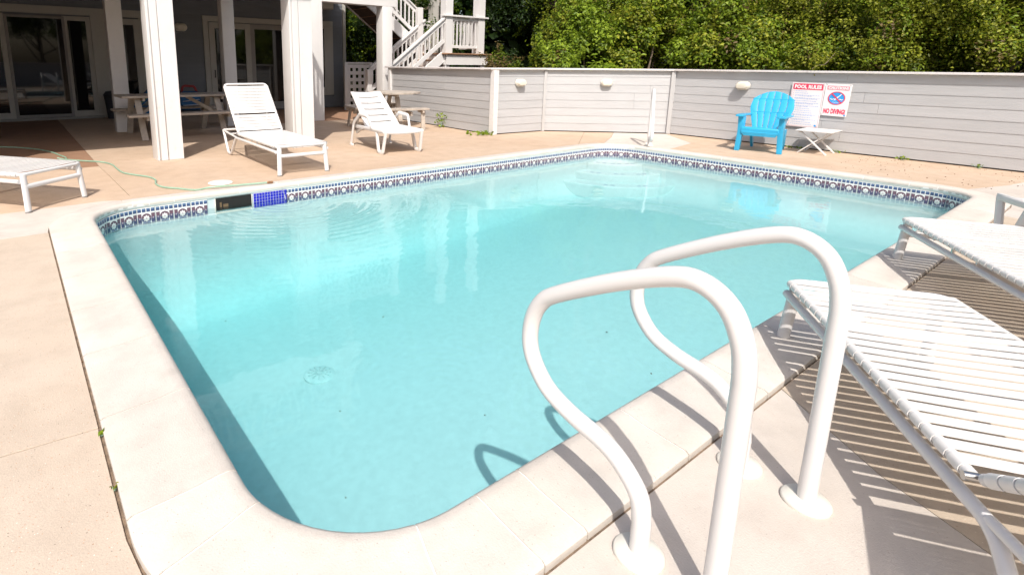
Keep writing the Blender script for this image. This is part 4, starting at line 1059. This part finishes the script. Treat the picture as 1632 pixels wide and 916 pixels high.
def crown(name, c, rad, nclump, per, leaf, pals, clump_r=.28, bottom=.0, shell=.72, org=(0, 0)):
    """leaf clumps over an uneven ellipsoid"""
    nl = max(7, int(nclump / 16))
    D = rng.normal(size=(nl, 3)); D[:, 2] = np.abs(D[:, 2]) - bottom * rng.uniform(0, 1.2, nl); D /= np.linalg.norm(D, axis=1, keepdims=True)
    LC = D * rng.uniform(shell - .22, 1.0, (nl, 1)); LR = rng.uniform(.12, .30, nl)
    li = rng.integers(0, nl, nclump)
    e = rng.normal(size=(nclump, 3)) + D[li] * 1.1 + np.array([0, 0, .35]); e /= np.linalg.norm(e, axis=1, keepdims=True)
    cc = np.array(c) + (LC[li] + e * LR[li][:, None] * rng.uniform(.6, 1.15, (nclump, 1))) * np.array(rad)
    d = e
    names = [p for p, w_ in pals]; ws = np.array([w_ for p, w_ in pals], float); ws /= ws.sum()
    pk = rng.choice(len(names), nclump, p=ws)
    cr = clump_r * rng.uniform(.6, 1.35, nclump)
    g_ = rng.normal(size=(nclump, per, 3)); g_ /= np.linalg.norm(g_, axis=2, keepdims=True)
    g_ *= (rng.uniform(0, 1, (nclump, per, 1)) ** .5) * cr[:, None, None]
    cen = (cc[:, None, :] + g_).reshape(-1, 3)
    nor = (d[:, None, :] * .5 + g_ / cr[:, None, None] * .6 + np.array([-.30, -.40, .70]) + rng.normal(size=(nclump, per, 3)) * .5).reshape(-1, 3)
    ns_ = max(4, int(nclump * .16)); si = rng.integers(0, nclump, ns_)
    sd_ = d[si] * .6 + np.array([0, 0, .7]) + rng.normal(size=(ns_, 3)) * .35; sd_ /= np.linalg.norm(sd_, axis=1, keepdims=True)
    tq = rng.uniform(0, 1, (ns_, per, 1)); sl2 = rng.uniform(.9, 2.0, (ns_, 1, 1)) * clump_r * 1.5
    sh_ = (cc[si][:, None, :] + sd_[:, None, :] * tq * sl2 + rng.normal(size=(ns_, per, 3)) * .035)
    cen = np.concatenate([cen.reshape(nclump, per, 3), sh_]).reshape(-1, 3)
    nor = np.concatenate([nor.reshape(nclump, per, 3), rng.normal(size=(ns_, per, 3)) * .8 + np.array([-.25, -.35, .6])]).reshape(-1, 3)
    pk = np.concatenate([pk, pk[si]]); nclump = nclump + ns_
    lo = np.array([PAL[n_][0] for n_ in names])[pk]; hi = np.array([PAL[n_][1] for n_ in names])[pk]
    tt = np.clip(rng.beta(1.6, 2.2, (nclump, per)) + rng.normal(0, .12, (nclump, 1)), 0, 1)[:, :, None]
    col = (lo[:, None, :] * (1 - tt) + hi[:, None, :] * tt).reshape(-1, 3)
    keep = (cen[:, 2] > (5.4 if c[2] > 7 else .02)) & outside(cen + np.array([org[0], org[1], 0]))
    return leaf_mesh(name, cen[keep], nor[keep], leaf, col[keep]), cc
def shrub(loc, rad, h, pals, label, leaf=.06, nclump=330, per=60, kind='shrub', group='shrubs crowding over the pool wall', clump_r=.26, bottom=.35):
    t = thing('shrub' if kind == 'shrub' else 'tree', label, kind, (loc[0], loc[1], -.05), 0, group)
    me, cc = crown('foliage', (0, 0, h * .48), (rad, rad, h * .52), nclump, per, leaf, pals, clump_r, bottom, org=loc)
    link('foliage', me, t)
    mb = MB()
    for k in range(7):
        a = rng.uniform(0, 6.28); p = cc[rng.integers(0, len(cc))]
        mb.tube(smooth_path([(.06 * math.cos(a), .06 * math.sin(a), 0), tuple(p * .35 + np.array([.05, .02, .1])), tuple(p * .7), tuple(p * .96)], 3), [.035 * (1 - .085 * q) for q in range(10)], 6)
    mb.build('stem', M['bark'], t)
    return t
OL = (('olive', 6), ('green', 2), ('bright', 1.5), ('dry', .3)); GR = (('green', 5), ('bright', 2), ('olive', 3), ('dry', .35)); BR = (('bright', 5), ('green', 4)); DK = (('dark', 7), ('green', 2)); DR = (('dry', 3), ('green', 3), ('dark', 2))
shr = [((11.75, 4.9), 1.15, 3.0, GR, .07, 'mid green shrub rising behind the angled corner of the wall'),
       ((12.0, 3.5), 1.25, 3.3, OL, .05, 'olive green shrub behind the wall above the blue chair'),
       ((11.85, 2.2), 1.15, 3.0, OL, .05, 'olive green shrub behind the wall just right of the pool signs'),
       ((12.1, 1.0), 1.25, 3.2, OL, .05, 'fine leaved olive shrub behind the right part of the wall'),
       ((12.0, -.4), 1.25, 3.1, GR, .06, 'green shrub behind the wall at the right edge'),
       ((12.2, -2.0), 1.4, 3.3, GR, .06, 'green shrub behind the wall beyond the right edge'),
       ((10.95, 6.75), .95, 2.75, GR, .075, 'broad leaved green vine shrub behind the angled wall'),
       ((10.3, 7.6), .85, 2.3, BR, .085, 'bright green vine covered shrub behind the lamp on the angled wall'),
       ((9.55, 8.2), .62, 1.75, GR, .065, 'low green shrub just above the short wall'),
       ((8.75, 8.7), .42, 1.62, DR, .05, 'small brownish shrub beside the stair landing'),
       ((11.6, 8.6), 1.2, 3.5, GR, .07, 'tall green shrub behind the vine shrub')]
for (x, y), r_, h_, pal, lf, lab in shr:
    nc = int(430 * (r_ / 1.1) * (h_ / 3.0)) + 60
    shrub((x, y), r_, h_, pal, lab, lf, nc, 62, clump_r=.24 if r_ > .7 else .16, group=None)
def tree(loc, rad, zc_, h, pals, label, leaf=.09, nclump=470, per=60, clump_r=.34, trunk=.14):
    t = thing('tree', label, 'tree', (loc[0], loc[1], -.05), 0, 'trees behind the pool')
    me, cc = crown('crown', (0, 0, zc_), (rad, rad, h / 2), nclump, per, leaf, pals, clump_r, 1.0, .55, org=loc); link('crown', me, t)
    mb = MB(); mb.tube(smooth_path([(0, 0, 0), (.08, -.05, zc_ * .35), (-.05, .06, zc_ * .7), (.05, 0, zc_ + h * .2)], 5), [trunk * (1 - .05 * q) for q in range(16)], 9)
    for k in range(9):
        p = cc[rng.integers(0, len(cc))]; z0 = zc_ * rng.uniform(.3, .9)
        mb.tube(smooth_path([(0, 0, z0), tuple(np.array([p[0] * .45, p[1] * .45, z0 + (p[2] - z0) * .35])), tuple(p * .98)], 4), [trunk * .38 * (1 - .09 * q) for q in range(9)], 6)
    mb.build('trunk', M['bark'], t); return t
tr = [((12.0, 8.5), 1.6, 7.6, 2.7, DK, 'tall dark tree with a bare trunk behind the vine shrubs, high crown added unseen for shade'),  # crown above the view, added to shade the trees beside the landing
      ((14.0, 11.6), 2.3, 3.4, 6.4, DK, 'dark evergreen tree right of the stair landing'),
      ((11.3, 15.2), 2.2, 3.6, 6.8, DK, 'dark tree seen between the landing posts'),
      ((9.6, 17.5), 2.0, 3.0, 6.0, (('dark', 4), ('green', 3), ('bright', 1)), 'tree seen through the gap beside the house corner'),
      ((14.4, 8.6), 2.2, 3.2, 6.0, (('dark', 4), ('green', 4)), 'dark green tree behind the bright vine shrub'),
      ((14.8, 5.4), 2.2, 3.0, 5.6, (('green', 4), ('olive', 4), ('dark', 2)), 'green tree behind the shrubs at the angled corner'),
      ((15.2, 2.2), 2.3, 3.0, 5.6, (('green', 4), ('olive', 4), ('dark', 2)), 'green tree behind the olive shrubs near the signs'),
      ((15.2, -1.0), 2.3, 3.0, 5.6, (('green', 4), ('olive', 4), ('dark', 2)), 'green tree behind the shrubs at the right edge'),
       ((-6.5, -8.6), 2.4, 3.2, 6.2, DK, 'dark tree behind the camera, left of the yard corner'),
       ((-2.5, -9.0), 2.4, 3.2, 6.2, GR, 'leafy green tree behind the camera'),
       ((1.8, -8.8), 2.4, 3.2, 6.2, DK, 'dark tree behind the rear wall, in line with the handrails'),
       ((6.0, -8.7), 2.4, 3.2, 6.2, GR, 'green tree behind the rear wall, in line with the strap loungers'),
       ((10.5, -8.4), 2.4, 3.2, 6.2, DK, 'dark tree behind the rear wall corner'),
       ((15.5, 13.5), 2.8, 4.2, 8.0, DK, 'tall dark tree far behind the landing')]
for (x, y), r_, z_, h_, pal, lab in tr: tree((x, y), r_, z_, h_, pal, lab)
# far wood closing the view
cen = []; 
n = 75000
a = rng.uniform(-.25, 1.65, n); dd = rng.uniform(19, 26, n); cen = np.stack([dd * np.cos(a), dd * np.sin(a), rng.uniform(0, 9, n) ** 1.0], 1)
keep = ~((cen[:, 0] < 9.3) & (cen[:, 1] > 14))
cen = cen[keep]; n = len(cen); lo, hi = np.array(PAL['dark'][0]), np.array(PAL['dark'][1]); tt = rng.uniform(0, 1, (n, 1))
wd = link('far_woods', leaf_mesh('far_woods', cen, rng.normal(size=(n, 3)) + np.array([-.5, -.5, .5]), .42, lo * (1 - tt) + hi * tt, .6, .1)); tag(wd, 'dark wood closing the view behind the trees', 'woods', kind='stuff')

def weed(loc, r_, h_, label, nn=40, leaf=.05, pal='bright'):
    t = thing('weed', label, 'weed', (loc[0], loc[1], 0), 0, 'weeds growing from the deck joints')
    c = rng.normal(size=(nn, 3)) * np.array([r_, r_, 0]) * .5; c[:, 2] = rng.uniform(.01, h_, nn)
    lo, hi = np.array(PAL[pal][0]), np.array(PAL[pal][1]); tt = rng.uniform(0, 1, (nn, 1))
    link('leaves', leaf_mesh('weed_leaves', c, rng.normal(size=(nn, 3)) * .6 + np.array([0, 0, .8]), leaf, lo * (1 - tt) + hi * tt, .6), t)
    mb = MB()
    for k in range(4): p = c[k]; mb.tube([(0, 0, 0), tuple(p * .6), tuple(p)], [.004, .003, .002], 5)
    mb.build('stem', M['hose'], t)
weed((7.36, 9.02), .12, .30, 'tall leafy weed at the wall foot right of the round table', 34, .075)
weed((7.22, 7.62), .24, .07, 'spreading green weed at the foot of the white corner post', 60, .07)
weed((.128, 2.03), .016, .02, 'tiny green sprout in the joint beside the left coping', 6, .022)
weed((.128, 1.72), .012, .015, 'very small sprout below the green one in the left coping joint', 5, .018, 'olive')
weed((10.40, 3.62), .05, .03, 'small weed tuft under the blue chair side of the white table', 12, .035); weed((10.40, 3.47), .06, .035, 'small weed tuft behind the white table legs', 14, .035)
weed((10.42, 2.93), .07, .04, 'weed tuft at the wall foot right of the white table', 14, .04); weed((10.42, 2.17), .09, .05, 'weed tuft at the wall foot by the end of the deck joint', 18, .045)
weed((10.42, 1.38), .04, .05, 'thin weed at the wall foot near the right edge', 10, .035)
db = MB()
for k in range(260):
    u, v = rng.uniform(8.7, 10.4), rng.uniform(.3, 2.6)
    if k > 170: u, v = rng.uniform(.09, .125), rng.uniform(.9, 4.8)
    s_ = rng.uniform(.004, .012); db.box((u, v, s_ * .3 + (.0 if k <= 170 else -.008)), (s_, s_ * .6, s_ * .5), rng.uniform(0, 3))
tag(db.build('leaf_debris', M['litter'], smooth=False), 'scattered brown leaf bits on the deck and in its joints', 'debris', kind='stuff')
# sprig hanging over the wall above the signs
t = thing('overhanging_branch', 'thin leafy branch hanging over the wall cap above the signs', 'branch', (10.62, 3.35, 1.30))
mb = MB(); mb.tube(smooth_path([(.35, 0, .25), (.05, .03, .06), (-.14, .06, .04), (-.26, .10, -.02)], 5), [.006 - .0003 * k for k in range(16)], 6); mb.build('twig', M['bark'], t)
c = np.array([(.3 - .55 * q, .1 * q, .22 - .22 * q) for q in rng.uniform(0, 1, 110)]) + rng.normal(size=(110, 3)) * .05
lo, hi = np.array(PAL['olive'][0]), np.array(PAL['olive'][1]); tt = rng.uniform(0, 1, (110, 1)); link('leaves', leaf_mesh('sprig_leaves', c, rng.normal(size=(110, 3)) + np.array([0, 0, .6]), .045, lo * (1 - tt) + hi * tt), t)
